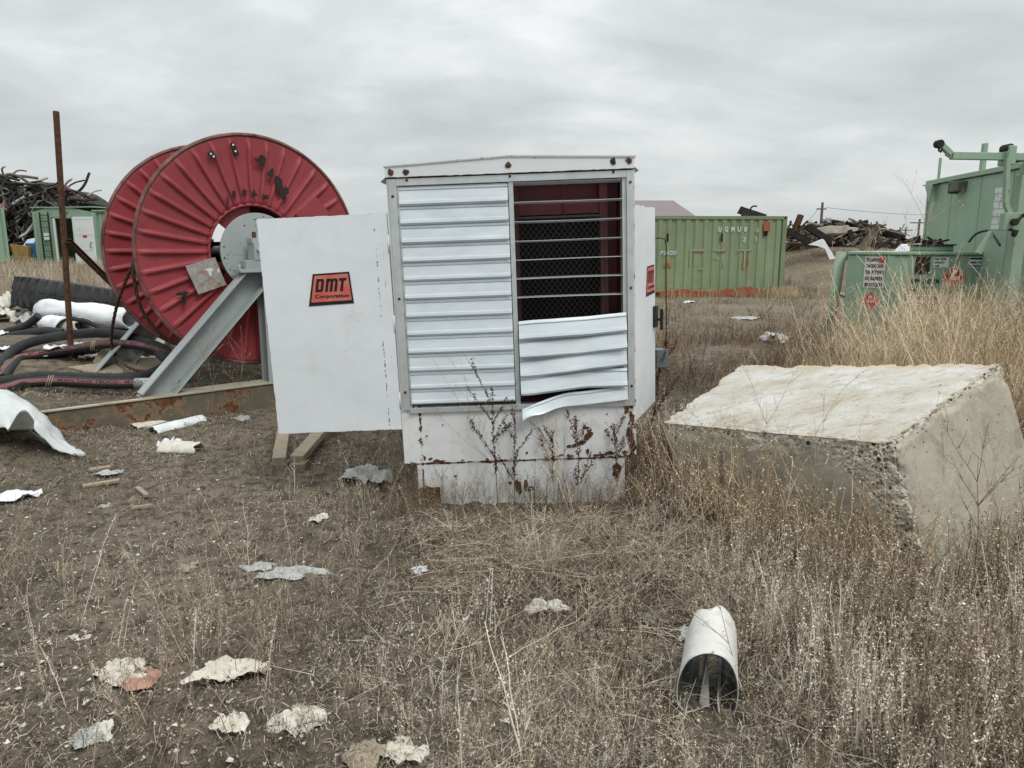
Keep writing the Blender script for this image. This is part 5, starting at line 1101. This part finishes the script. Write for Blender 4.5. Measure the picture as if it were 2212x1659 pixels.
crat(2098, 2150, 1350, 1412, M_redin, 'dark red rusty fragment in the weeds at right', 38, hf=.8)
crat(505, 545, 896, 906, M_greysheet, 'small grey flake on the dirt right of the curled sheets', 39, hf=.5)
# many tiny pale chips (past counting)
rs = np.random.RandomState(5); m = MB()
for i in range(900):
    v = 900 + 760 * rs.rand() ** .8; u = rs.rand() * 2212 * (.55 if rs.rand() < .6 else 1); g = Gp(u, v); s = rs.uniform(.004, .013) * (1.5 if rs.rand() < .08 else 1); z = hz_at(g.x, g.y) + .004; an = rs.rand(4) * 1.2 + np.arange(4) * 1.57
    m.add([(g.x + s * math.cos(a) * rs.uniform(.5, 1.2), g.y + s * math.sin(a), z + rs.uniform(-.003, .006)) for a in an], [(0, 1, 2, 3)], rs.choice(3, p=[.5, .3, .2]))
o = m.build('pale_chips', [M_offwhite, M_greysheet, M_wood], None, 0, .002); tag(o, 'tiny pale chips strewn over the dark dirt', 'chips', None, 'stuff')
# folded white pipe in the foreground
def bentpipe():
    g = Gp(1527, 1545); g.y += .0; t = thing('bent_pipe', 'white bent sheet pipe lying in the weeds, its dark mouth facing out', 'pipe', (g.x, g.y, g.z), (0, 0, R(-6)))
    sec = [(-.045, .012), (-.075, .004), (-.098, .03), (-.104, .085), (-.095, .145), (-.073, .196), (-.036, .226), (.004, .235), (.044, .224), (.077, .186), (.097, .125), (.100, .06), (.094, .012), (.072, -.012), (.045, .006), (.034, .05)]
    S = smooth_path([(x, 0, z) for x, z in sec], 5)
    def fn(k_, o_):
        def f(a, b):
            i = b * (len(S) - 1); k = min(int(i), len(S) - 2); p = S[k].lerp(S[k + 1], i - k); L = .235 + .05 * (p.x + .1) / .2 + (.015 * math.sin(b * 40) if a > .99 else 0)
            sc = (1 - .06 * a) * k_; return Vector((p.x * sc + .05 * a, L * a + .010 * math.sin(b * 9) + o_, (p.z - .1) * sc + .1 + .05 * a + .004 * math.sin(a * 7 + b * 5)))
        return f
    MB().sheet(fn(1, 0), 20, len(S) * 2).build('pipe_wall', [paint('white_pipe_coat', (.58, .575, .55), .12, 14, .6, .12, dirt=(.28, .23, .16), dirtamt=.75, bump=.5)], t, 0, .003)
    MB().sheet(fn(.955, .002), 20, len(S) * 2).build('inner_shade_sheet', [plain('mouth_shade_grey', (.06, .065, .06), .6, .4, 12, .4)], t, 0, .003)  # dark sheet inside the wall: the mouth's shade put into its colour
    m = MB(); m.add([(-.02, .05, .0), (.012, .03, .01), (.03, .20, .05), (.018, .18, .17), (.0, .06, .15)], [(0, 1, 2, 3, 4)]); m.build('inner_fold', [M_greysheet], t, 0, .003)
bentpipe()
crat(1458, 1512, 1352, 1398, M_greysheet, 'crumpled grey flap just left of the far end of the white pipe', 66, hf=1.6)
g = Gp(1767, 1420); t = thing('glass_jar', 'small clear glass jar standing in the weeds right of the white pipe', 'jar', (g.x, g.y, g.z)); m = MB()
m.tube([(0, 0, 0), (0, 0, .01), (0, 0, .06), (0, 0, .072), (0, 0, .085)], [.028, .032, .032, .024, .024], 20); m.build('glass', [M_glass], t)
m = MB(); m.cyl((0, 0, .085), (0, 0, .094), .027, 20); m.build('lid', [M_coup], t)
# ================================================================== vegetation
class VB:       # template plant: ribbons and leaf flecks in numpy
    def __init__(s, seed): s.v = []; s.q = []; s.t = []; s.r = np.random.RandomState(seed)
    def ribbon(s, pts, w0, w1, tint, d=None):
        pts = np.array(pts); n = len(pts); a = s.r.rand() * 6.28; d = np.array([math.cos(a), math.sin(a), 0]) if d is None else d
        w = np.linspace(w0, w1, n)[:, None] * .5; k = len(s.v); L = np.concatenate([pts - d * w, pts + d * w]); s.v += list(L); s.t += [tint] * (2 * n)
        for i in range(n - 1): s.q.append((k + i, k + i + 1, k + n + i + 1, k + n + i))
    def fleck(s, p, sz, tint):
        a = s.r.randn(3); a /= np.linalg.norm(a); b = np.cross(a, s.r.randn(3)); b /= np.linalg.norm(b); k = len(s.v); p = np.array(p)
        s.v += [p - a * sz, p - b * sz * .45, p + a * sz, p + b * sz * .45]; s.t += [tint] * 4; s.q.append((k, k + 1, k + 2, k + 3))
    def stem(s, base, h, lean, curv, w, tint, seg=6, flecks=0, fsz=.004, twigs=0, tl=.1, fr=(.3, 1)):
        az = s.r.rand() * 6.28; dx, dy = math.cos(az), math.sin(az); pts = []
        wob = s.r.randn(seg + 1, 2) * h * .012
        for i in range(seg + 1):
            t = i / seg; o = lean * t + curv * t * t; pts.append((base[0] + dx * o * h + wob[i, 0] * t, base[1] + dy * o * h + wob[i, 1] * t, base[2] + h * t * (1 - .15 * abs(curv) * t)))
        s.ribbon(pts, w, w * .45, tint); P = np.array(pts)
        def at(t): k = min(int(t * seg), seg - 1); q = t * seg - k; return P[k] * (1 - q) + P[k + 1] * q
        for j in range(twigs):
            t = s.r.uniform(.25, .95); p = at(t); a = s.r.rand() * 6.28; L = tl * s.r.uniform(.4, 1.2) * (1.15 - t); up = s.r.uniform(.5, 1.6)
            q = p + np.array([math.cos(a), math.sin(a), up]) * L / math.hypot(1, up); m_ = (p + q) / 2 + np.array([math.cos(a), math.sin(a), -.3]) * L * .08
            s.ribbon([p, m_, q], w * .55, w * .3, tint)
            for z in range(2): s.fleck(p + (q - p) * s.r.uniform(.3, 1) + s.r.randn(3) * .002, fsz * s.r.uniform(.6, 1.3), min(1, tint + s.r.uniform(0, .4)))
        for j in range(flecks):
            t = s.r.uniform(*fr); s.fleck(at(t) + s.r.randn(3) * .006, fsz * s.r.uniform(.5, 1.4), min(1, max(0, tint + s.r.uniform(-.1, .45))))
    def arr(s): return np.array(s.v), np.array(s.q), np.array(s.t)
def scatter(name, tmpl, P, scale, mat, label, cat, tvar=.15, seed=0, lean=.12, fullh=True):
    rs = np.random.RandomState(seed); V = []; Q = []; T = []; off = 0; which = rs.randint(len(tmpl), size=len(P)); Z = hfull(P[:, 0], P[:, 1])
    for k, (v, q, t) in enumerate(tmpl):
        id_ = np.where(which == k)[0]; n = len(id_)
        if not n: continue
        a = rs.rand(n) * 6.28; c, s = np.cos(a), np.sin(a); sc = scale[id_]; x = v[None, :, 0] * sc[:, None]; y = v[None, :, 1] * sc[:, None]; z = v[None, :, 2] * sc[:, None]
        lx = rs.randn(n)[:, None] * lean; ly = rs.randn(n)[:, None] * lean
        X = x * c[:, None] - y * s[:, None] + P[id_, 0][:, None] + lx * z; Y = x * s[:, None] + y * c[:, None] + P[id_, 1][:, None] + ly * z; Zz = z + Z[id_][:, None] - .006
        V.append(np.stack([X, Y, Zz], -1).reshape(-1, 3)); Q.append((q[None] + (np.arange(n) * len(v))[:, None, None]).reshape(-1, 4) + off); off += n * len(v)
        T.append(np.clip(t[None] + rs.randn(n)[:, None] * tvar + (fbm(P[id_, 0] * 1.9 + 7, P[id_, 1] * 1.9, 3)[:, None] - .45) * .8, 0, 1).ravel())
    return fast_mesh(name, np.concatenate(V), np.concatenate(Q), mat, np.concatenate(T), False, label, cat, 'stuff')
def pts_in(n, x0, x1, y0, y1, dens, seed):
    rs = np.random.RandomState(seed); out = np.zeros((0, 2))
    while len(out) < n:
        p = np.stack([rs.uniform(x0, x1, n * 2), rs.uniform(y0, y1, n * 2)], 1); out = np.concatenate([out, p[rs.rand(len(p)) < dens(p[:, 0], p[:, 1])]])
        if len(p) and len(out) == 0: break
    return out[:n]
def clear(x, y):      # keep plants out of the housing, the block and the pipe
    c = ((x > -.60) & (x < .76) & (y > 4.40) & (y < 6.4)); b = np.ones_like(x, bool)
    poly = [(1.80, 3.2), (3.0, 3.85), (1.95, 5.0), (.98, 4.32)]
    for i in range(4):
        (xa, ya), (xb, yb_) = poly[i], poly[(i + 1) % 4]; b &= ((xb - xa) * (y - ya) - (yb_ - ya) * (x - xa)) > 0
    pp_ = (np.abs(x - .66) < .14) & (y > 2.12) & (y < 2.85)
    return ~(c | b | pp_)
patch = lambda x, y, s=1.3, o=0.: np.clip((fbm(x * s + o, y * s + o, 4) - .38) * 5.5, .02, 1)
# 1. straw litter flat on the ground
tw = []
for k in range(14):
    b = VB(100 + k)
    for i in range(20):
        a = b.r.rand() * 6.28; L = b.r.uniform(.010, .045); p = b.r.randn(2) * .08; z = b.r.uniform(.004, .016); e = np.array([math.cos(a), math.sin(a)]) * L; c = np.array([-math.sin(a), math.cos(a)]) * L * b.r.uniform(-.1, .1)
        b.ribbon([(p[0], p[1], z), (p[0] + e[0] / 2 + c[0], p[1] + e[1] / 2 + c[1], z + b.r.uniform(.0, .015)), (p[0] + e[0], p[1] + e[1], z + b.r.uniform(-.005, .02))], .0018, .001, b.r.uniform(.1, 1.), np.array([-math.sin(a), math.cos(a), .3]))
    for i in range(7): b.fleck((b.r.randn() * .08, b.r.randn() * .08, b.r.uniform(.006, .016)), b.r.uniform(.0025, .0055), b.r.uniform(.7, 1.))
    tw.append(b.arr())
P = pts_in(13000, -5, 6, 1.6, 11, lambda x, y: clear(x, y) * np.exp(-(y - 1.6) / 4) * (.35 + .65 * patch(x, y, 1.1, 5)) * (.30 + .70 * sst(-1.5, .5, x)), 11)
scatter('straw_litter', tw, P, np.random.RandomState(1).uniform(.7, 1.4, len(P)) * (1 + P[:, 1] * .05), M_twig, 'fine dead straw lying on the dark dirt', 'straw', .2, 1, .02)
# 2. short stubble
sb_ = []
for k in range(12):
    b = VB(150 + k)
    for i in range(5): b.stem((b.r.randn() * .02, b.r.randn() * .02, 0), b.r.uniform(.03, .09), b.r.uniform(.1, .8), b.r.uniform(-.2, .5), .0026, b.r.uniform(.05, .5), 3, 2, .003, 1, .03)
    sb_.append(b.arr())
P = pts_in(9000, -5, 6.5, 1.7, 11, lambda x, y: clear(x, y) * np.exp(-(y - 1.6) / 4.5) * patch(x, y, 1.6, 2) * (.18 + .82 * sst(-1.9, .2, x)), 12)
scatter('stubble', sb_, P, np.random.RandomState(2).uniform(.7, 1.3, len(P)), M_twig, 'short dark stubble between the taller weeds', 'stubble', .15, 2)
# 3. knee high dry weeds with pale seed flecks
kw = []
for k in range(16):
    b = VB(200 + k)
    for i in range(b.r.randint(2, 5)):
        h = b.r.uniform(.14, .36); b.stem((b.r.randn() * .022, b.r.randn() * .022, 0), h, b.r.uniform(.0, .25), b.r.uniform(-.1, .15), .0034, b.r.uniform(.25, .7), 6, int(34 * h / .3), .0040, 5, .06, (.2, 1))
    kw.append(b.arr())
def dw(x, y):
    edge = -.55 + .30 * (y - 2.0) + .25 * (fbm(x * 1.7, y * 1.7, 2) - .4)
    return clear(x, y) * (sst(edge - .35, edge + .35, x) * (.12 + .88 * patch(x, y, 2.1)) * (.45 + .55 * sst(.5, 1.2, x + .25 * (2.6 - y))) * (1 - .88 * np.exp(-(((x - 1.98) / .42) ** 2 + ((y - 2.98) / .33) ** 2))) * sst(6.2, 4.0, y) + .03) * (1 - .55 * ((x > -.75) & (x < .9) & (y > 3.3)))
P = pts_in(4600, -2.8, 4.2, 1.75, 6.2, dw, 13)
sc = np.random.RandomState(3).uniform(.4, 1.2, len(P)) * (.5 + .75 * sst(-.3, 1.7, P[:, 0])) * (.6 + .8 * np.clip(fbm(P[:, 0] * 2.7, P[:, 1] * 2.7 + 3, 3), 0, 1)) * (1 - .25 * sst(3.2, 4.4, P[:, 1]) * (P[:, 0] < 1.0))
scatter('dry_weeds', kw, P, sc, M_weed, 'knee high dry tan weeds with pale seed flecks covering the right foreground', 'weeds', .13, 3, .14)
mt = []
for k in range(12):
    b = VB(230 + k)
    for i in range(7):
        a = b.r.normal(.5, .5) if b.r.rand() < .6 else b.r.rand() * 6.28; L = b.r.uniform(.12, .42); p = np.array([b.r.randn() * .08, b.r.randn() * .08, b.r.uniform(.005, .05)]); d = np.array([math.cos(a), math.sin(a), b.r.uniform(0, .35)]); w_ = np.array([-math.sin(a), math.cos(a), 0])
        pts = [p + d * L * t / 6 + w_ * L * .12 * math.sin(t * .5 + k) + np.array([0, 0, -.25 * L * (t / 6) ** 2]) * b.r.uniform(.2, 1) for t in range(7)]; b.ribbon(pts, .0026, .0010, b.r.uniform(.1, .75), np.array([-math.sin(a) * .7, math.cos(a) * .7, .7]))
        for j in range(9): b.fleck(pts[b.r.randint(1, 7)] + b.r.randn(3) * .008, .0036, b.r.uniform(.5, 1))
        for j in range(3):
            q = pts[b.r.randint(2, 6)]; e_ = np.array([math.cos(a + b.r.uniform(-1, 1)), math.sin(a + b.r.uniform(-1, 1)), b.r.uniform(.0, .8)]) * L * .3; b.ribbon([q, q + e_ * .5, q + e_], .0018, .0009, b.r.uniform(.3, .9))
    mt.append(b.arr())
P = np.concatenate([pts_in(300, -.6, 3.2, 2.0, 4.2, lambda x, y: clear(x, y) * patch(x, y, 1.6, 6), 31), pts_in(150, .0, 1.5, 2.7, 4.1, lambda x, y: clear(x, y) * 1., 32)])
scatter('matted_stems', mt, P, np.random.RandomState(31).uniform(.6, 1.3, len(P)), M_weed, 'flattened pale tangle of broken stems in front of the housing and block', 'dead stems', .12, 31, .1)
# 4. sparse thin tall stems, left foreground and around the door
sw = []
for k in range(10):
    b = VB(250 + k)
    for i in range(b.r.randint(1, 4)): b.stem((b.r.randn() * .03, b.r.randn() * .03, 0), b.r.uniform(.22, .42), b.r.uniform(.05, .35), b.r.uniform(-.1, .25), .0028, b.r.uniform(.45, .75), 7, 12, .0032, 6, .09, (.45, 1))
    sw.append(b.arr())
P = np.concatenate([pts_in(150, -2.6, .2, 1.8, 3.6, lambda x, y: .2 + .8 * patch(x, y, 1.8, 3), 14), pts_in(120, .2, 4, 2, 4.6, lambda x, y: clear(x, y) * 1., 15), pts_in(60, -1.9, -.75, 4.2, 5.4, lambda x, y: .1 + sst(-1.2, -.8, x), 18)])
scatter('thin_weeds', sw, P, np.random.RandomState(4).uniform(.6, 1.15, len(P)), M_weed, 'sparse thin pale stems standing over the bare dirt', 'weeds', .1, 4, .2)
P = np.concatenate([pts_in(330, .9, 3.2, 2.0, 3.3, lambda x, y: clear(x, y) * patch(x, y, 2.2, 8), 41), pts_in(30, -1.6, .5, 2.0, 2.9, lambda x, y: patch(x, y, 2.4, 1), 42)])
ss = []
for k in range(12):
    b = VB(270 + k)
    for i in range(b.r.randint(2, 5)): b.stem((b.r.randn() * .025, b.r.randn() * .025, 0), b.r.uniform(.20, .40), b.r.uniform(.0, .14), b.r.uniform(-.05, .1), .0046, b.r.uniform(.35, .95), 7, 26, .0040, 3, .05, (.35, 1))
    ss.append(b.arr())
scatter('tall_stalks', ss, P, np.random.RandomState(41).uniform(.7, 1.25, len(P)), M_weed, 'tall straw coloured stalks rising above the weeds in the near foreground', 'stalks', .12, 41, .12)
P = pts_in(120, .9, 2.2, 3.0, 4.3, lambda x, y: clear(x, y) * np.exp(-((((y - 4.32) - (x - .98) * -1.366) + .22) / .13) ** 2), 43)
scatter('block_stalks', sw, P, np.random.RandomState(43).uniform(1.0, 2.0, len(P)), M_tan, 'thin straw stalks standing against the front of the concrete block', 'stalks', .12, 43, .18)
P = pts_in(26, 2.15, 2.9, 2.75, 3.35, lambda x, y: clear(x, y) * 1., 44)
scatter('corner_stalks', sw, P, np.random.RandomState(44).uniform(.9, 1.6, len(P)), M_tan, 'few straw stalks before the right face of the concrete block', 'stalks', .12, 44, .15)
# 5. brown weeds behind the block and along the housing
bw = []
for k in range(12):
    b = VB(300 + k)
    for i in range(7): b.stem((b.r.randn() * .06, b.r.randn() * .06, 0), b.r.uniform(.25, .6), b.r.uniform(.05, .4), b.r.uniform(-.1, .3), .0036, b.r.uniform(.15, .8), 6, 12, .005, 8, .14, (.3, 1))
    bw.append(b.arr())
P = np.concatenate([pts_in(1500, .85, 8, 4.3, 13, lambda x, y: clear(x, y) * patch(x, y, .9, 4) * np.exp(-(y - 4.3) / 7) * (1 - .6 * ((x < 1.6) & (y > 7.5))), 16), pts_in(90, -.75, .85, 4.12, 4.38, lambda x, y: .2 + 1. * (x < 9), 17), pts_in(80, .75, 1.2, 3.9, 5.2, lambda x, y: clear(x, y) * 1., 19)])
scatter('brown_weeds', bw, P, np.random.RandomState(5).uniform(.45, 1.0, len(P)) * (1 - .35 * (np.abs(P[:, 0]) < .85)), M_brownweed, 'tangled reddish brown weeds behind the block and along the white housing', 'weeds', .22, 5, .12)
# 6. tall tan grass in front of the green tank
tg = []
for k in range(10):
    b = VB(350 + k)
    for i in range(26): b.stem((b.r.randn() * .07, b.r.randn() * .07, 0), b.r.uniform(.35, 1.15), b.r.uniform(.0, .38), b.r.uniform(-.05, .35), .0058, b.r.uniform(.3, .95), 7, 3, .006, 2, .25, (.5, 1))
    tg.append(b.arr())
def dt(x, y): u = CX + F * x / (y * .983 + .3); return clear(x, y) * sst(1640, 1880, u + 60 * (fbm(x * 2, y * 2, 2) - .4)) * (.2 + .8 * patch(x, y, 1.1, 9))
P = pts_in(620, 2.4, 9.5, 5.0, 11.6, dt, 20); uu = CX + F * P[:, 0] / (P[:, 1] * .983 + .3)
scatter('tall_grass', tg, P, np.random.RandomState(6).uniform(.45, 1.15, len(P)) * (.5 + .6 * sst(1720, 2050, uu)), M_tan, 'tall tan dead grass massed behind the concrete block and before the tank', 'grass', .2, 6, .2)
ts = []
for k in range(10):
    b = VB(380 + k)
    for i in range(5): b.stem((b.r.randn() * .05, b.r.randn() * .05, 0), b.r.uniform(.9, 1.6), b.r.uniform(.05, .45), b.r.uniform(-.1, .5), .0085, b.r.uniform(.5, 1.), 9, 8, .009, 7, .4, (.4, 1))
    ts.append(b.arr())
P = pts_in(95, 3.0, 9.5, 6.5, 11.4, dt, 45)
scatter('tall_reeds', ts, P, np.random.RandomState(45).uniform(.7, 1.1, len(P)), M_tan, 'long curving straw stems rising over the green tank', 'reeds', .1, 45, .1)
# 7. far grass fields
fg = []
for k in range(8):
    b = VB(400 + k)
    for i in range(16): b.stem((b.r.randn() * .18, b.r.randn() * .18, 0), b.r.uniform(.15, .5), b.r.uniform(.0, .5), b.r.uniform(0, .4), .010, b.r.uniform(.2, .85), 3)
    fg.append(b.arr())
P = pts_in(3000, -32, -5.5, 12, 40, lambda x, y: sst(11.5, 15, y) * (.35 + .65 * patch(x, y, .5, 1)) * np.exp(-(y - 12) / 30), 21)
scatter('field_grass', fg, P, np.random.RandomState(7).uniform(.5, 1.0, len(P)), M_weed, 'tan field grass in front of the green cabin at left', 'grass', .12, 7)
P = pts_in(2200, 2, 34, 11, 60, lambda x, y: patch(x, y, .35, 3) ** 2 * (1 - .85 * ((x < 9) & (y > 13) & (y < 24))), 22)
scatter('field_stubble', fg, P, np.random.RandomState(8).uniform(.25, .7, len(P)), M_weed, 'low dead stubble over the yard before the containers', 'stubble', .15, 8)
bf = []
for k in range(8):
    b = VB(420 + k)
    for i in range(14): b.stem((b.r.randn() * .2, b.r.randn() * .2, 0), b.r.uniform(.08, .34), b.r.uniform(.0, .6), b.r.uniform(0, .4), .009, b.r.uniform(.1, .9), 3, 3, .012, 1, .1)
    bf.append(b.arr())
P = pts_in(2600, 2, 20, 11, 36, lambda x, y: (.1 + .9 * patch(x, y, .8, 6)) * (1 - .75 * ((x < 8.5) & (y > 14) & (y < 24))), 24)
scatter('brown_stubble', bf, P, np.random.RandomState(24).uniform(.4, 1.1, len(P)), M_brownweed, 'low brown stubble over the dirt mound and the yard beyond the block', 'stubble', .2, 24)
P = pts_in(160, 4, 8.8, 22.6, 23.6, lambda x, y: .3 + (x > 7.5), 23); scatter('container_grass', fg, P, np.random.RandomState(9).uniform(.4, .9, len(P)), M_tan, 'tuft of tan grass at the foot of the corrugated container', 'grass', .1, 9)
# individual weeds that one can point at
def weed(u, v, h, label, mat, seed, style='branch', lean=(0, 0), w=.0065, tint=.5, group='single tall weeds', base=None):
    rnd = random.Random(seed); g = base or Gp(u, v); m = MB()
    def flk(p, s):
        a = Vector((rnd.gauss(0, 1), rnd.gauss(0, 1), rnd.gauss(0, 1))).normalized(); b = a.cross(Vector((rnd.gauss(0, 1), rnd.gauss(0, 1), rnd.gauss(0, 1)))).normalized(); m.add([p - a * s, p - b * s * .5, p + a * s, p + b * s * .5], [(0, 1, 2, 3)], 1)
    def br(p, d, L, r, depth):
        P = [p]; k = 7
        for i in range(k): d = (d + Vector((rnd.uniform(-.09, .09), rnd.uniform(-.09, .09), rnd.uniform(-.03, .05)))).normalized(); P.append(P[-1] + d * L / k)
        m.tube(P, [r * (1 - .7 * i / k) for i in range(k + 1)], 4, 0)
        if style == 'dock' and depth < 2:
            for i in range(int(95 * L / .4)):
                t = rnd.uniform(.35 if depth == 0 else .1, 1) * k; j = min(int(t), k - 1); q = P[j].lerp(P[j + 1], t - j); flk(q + Vector((rnd.gauss(0, 1), rnd.gauss(0, 1), rnd.gauss(0, 1))) * .006, rnd.uniform(.005, .010))
        elif depth > 0:
            for i in range(5): flk(P[-1 - rnd.randrange(4)] + Vector((rnd.gauss(0, 1), rnd.gauss(0, 1), rnd.gauss(0, 1))) * .004, rnd.uniform(.003, .006) * max(1, h))
        if depth < 2:
            for i in range(int((6 if depth == 0 else 3))):
                j = rnd.randrange(2, k); a = rnd.random() * 6.28; dd = (d * 1.0 + Vector((math.cos(a), math.sin(a), .2)) * .75).normalized(); br(P[j], dd, L * rnd.uniform(.25, .45), r * .6, depth + 1)
    br(Vector((0, 0, -.02)), Vector((lean[0], lean[1], 1)).normalized(), h, w * .5 * 1.1, 0)
    t = m.build('weed_plant', [mat[0], mat[1]], loc=tuple(g)); tag(t, label, 'weed', group)
S_b = plain('dock_stem', (.11, .045, .028), .85, .3, 20); S_s = plain('dock_seed', (.05, .016, .012), .9, .3, 20); S_t = plain('pale_stem', (.38, .30, .2), .85, .25, 20); S_ts = plain('pale_seed', (.45, .38, .27), .9, .25, 20)
for i, (u, h, ln, lab) in enumerate(((1035, .72, (.05, 0), 'dark seeded dock stem left of centre before the lower panel'), (1075, .80, (-.02, 0), 'tallest dark dock weed beside the centre of the lower panel'), (1110, .62, (-.03, 0), 'straight dark dock weed under the middle louvre post'),
        (1188, .50, (.10, 0), 'dock weed leaning right beneath the crumpled slat'), (1250, .60, (-.08, 0), 'dock weed leaning left over the curved rust mark'), (1330, .55, (.05, 0), 'dark dock weed by the right corner of the housing'))):
    weed(u, 1085 + (i * 37) % 22, h, lab, (S_b, S_s), 60 + i, 'dock', ln)
for i, (u, v, h, ln, lab) in enumerate(((1400, 1000, .95, (.06, 0), 'dark dock weed rising along the open right door'), (1412, 985, .75, (-.05, 0), 'shorter dock weed against the lower edge of the right door'))):
    weed(u, v, h, lab, (S_b, S_s), 80 + i, 'dock', ln)
for i, (u, v, h, ln, lab) in enumerate(((1120, 1090, 1.15, (-.55, -.05), 'long pale weed leaning far left across the shutters'), (1230, 1090, .85, (-.1, 0), 'pale branching weed before the bent slats'), (960, 1090, .62, (-.08, 0), 'pale branching weed before the left of the lower panel'), (1190, 1100, .62, (.25, 0), 'pale weed leaning right before the lower panel'), (1310, 1100, .7, (.2, 0), 'pale weed leaning right past the corner of the housing'),
        (1560, 1180, .75, (-.25, .0), 'pale weed leaning left before the front of the block'), (1640, 1200, .85, (.05, 0), 'upright pale weed before the middle of the block'), (1730, 1230, .85, (.15, 0), 'pale weed crossing the pale top of the block'), (1800, 1260, .72, (-.35, 0), 'pale weed leaning left before the broken corner of the block'),
        (1905, 1320, .6, (.3, 0), 'pale weed leaning right before the corner edge of the block'), (2100, 1330, .75, (-.1, 0), 'brownish branching weed before the right face of the block'), (2190, 1300, .8, (-.15, .05), 'pale weed at the right edge before the block'), (1480, 1180, .7, (-.3, 0), 'pale weed between the housing corner and the block'),
        (1345, 1330, .75, (.5, .2), 'pale straggling weed sprawling right behind the white pipe'), (1400, 1290, .8, (-.75, .1), 'pale straggling weed sprawling left of the white pipe'))):
    weed(u, v, h, lab, (S_t if u != 2100 else S_b, S_ts), 120 + i, 'branch', ln, .0045)
for i, (u, v, Y, h, ln, lab) in enumerate(((1760, 760, 7.6, 1.35, (-.55, 0), 'long pale weed leaning left across the container corner'), (1660, 760, 7.4, .95, (.08, 0), 'upright brown weed right of the container'), (1700, 770, 6.8, 1.0, (-.1, 0), 'tan weed beyond the block near its left end'), (1905, 735, 10.5, 2.3, (.12, 0), 'very tall weed rising against the sky above the tank'),
        (1880, 735, 10.7, 1.9, (-.04, 0), 'second tall weed beside the one above the tank'), (1960, 735, 10.6, 1.85, (-.08, 0), 'thin tall weed nearest the tall green cabin'))):
    p = atY(u, v, Y); p.z = float(hbase(p.x, p.y)); weed(u, v, h, lab, (S_b, S_ts) if i == 1 else (S_t, S_ts), 150 + i, 'branch', ln, .009 if Y > 10 else .006, base=p)
p = Gp(395, 905); weed(0, 0, .33, 'small pale bushy weed with round seed heads beside the curled sheets', (S_t, S_ts), 171, 'branch', (0, 0), base=p)
for i, (u, v, h, ln) in enumerate(((455, 900, .8, (.25, 0)), (400, 890, .7, (.5, 0)), (520, 888, .9, (.15, .0)))):
    weed(u, v, h, ('thin pale weed crossing the foot of the grey brace', 'thin pale weed leaning right before the skid beam', 'thin pale weed just left of the grey post')[i], (S_t, S_ts), 180 + i, 'branch', ln, .0045)
S_g = plain('grey_dead_stem', (.30, .27, .23), .85, .25, 20)
for i, (u, v, h, ln, lab) in enumerate(((1160, 1440, .75, (.95, .25), 'grey dead stem sprawling low to the right, left of the white pipe'), (1200, 1400, .85, (1.2, .35), 'longest grey dead stem reaching over the white pipe'), (1330, 1480, .55, (.2, .1), 'dark upright weed just left of the mouth of the white pipe'),
        (1250, 1345, .7, (.8, .2), 'grey dead stem slanting right behind the white pipe'), (1620, 1520, .5, (-.3, .0), 'small branching weed right of the mouth of the white pipe'), (1180, 1330, .62, (.02, .1), 'tall straight grey weed in front of the lower panel'), (1500, 1300, .7, (-.8, .25), 'grey dead stem slanting up left behind the white pipe'))):
    weed(u, v, h, lab, (S_b if i == 2 else S_g, S_ts), 220 + i, 'branch', ln, .005)
# far bare bushes against the sky
for i, (u, v, Y, h) in enumerate(((1865, 528, 60, 2.1), (1900, 528, 62, 2.4), (1930, 528, 60, 1.8))):
    p = atY(u, v, Y); p.z = 0; rnd = random.Random(i); m = MB()
    for q in range(46):
        a = rnd.random() * 6.28; sp = rnd.random() * .8; m.tube([(0, 0, 0), (math.cos(a) * sp * .4, math.sin(a) * sp * .4, h * .5), (math.cos(a) * sp, math.sin(a) * sp, h * rnd.uniform(.6, 1.1))], [.03, .02, .008], 3)
    o = m.build('bare_bush', [M_scrapb], None, 0, 0, None, tuple(p)); tag(o, ('bare bush on the horizon, left of three', 'tallest bare bush on the horizon, middle of three', 'bare bush on the horizon, right of three')[i], 'bush', 'bare bushes on the horizon')
# soil crumbs
rs = np.random.RandomState(9); m = MB()
for i in range(3000):
    v = 905 + 755 * rs.rand(); u = rs.rand() ** 1.4 * 1500 - 40; g = Gp(u, v); s = rs.uniform(.004, .014); z = hz_at(g.x, g.y) + s * .3
    ps = [(g.x + s * a * rs.uniform(.6, 1.2), g.y + s * b * rs.uniform(.6, 1.2), z + s * c * rs.uniform(.4, 1)) for a, b, c in ((1, 0, 0), (0, 1, 0), (-1, 0, 0), (0, -1, 0), (.1, .1, 1), (0, 0, -1))]
    m.add(ps, [(0, 1, 4), (1, 2, 4), (2, 3, 4), (3, 0, 4), (1, 0, 5), (2, 1, 5), (3, 2, 5), (0, 3, 5)])
tag(m.build('soil_crumbs', [plain('soil_clod', (.13, .108, .08), .95, .35, 30)]), 'loose crumbs of dark soil on the bare dirt', 'soil', None, 'stuff')
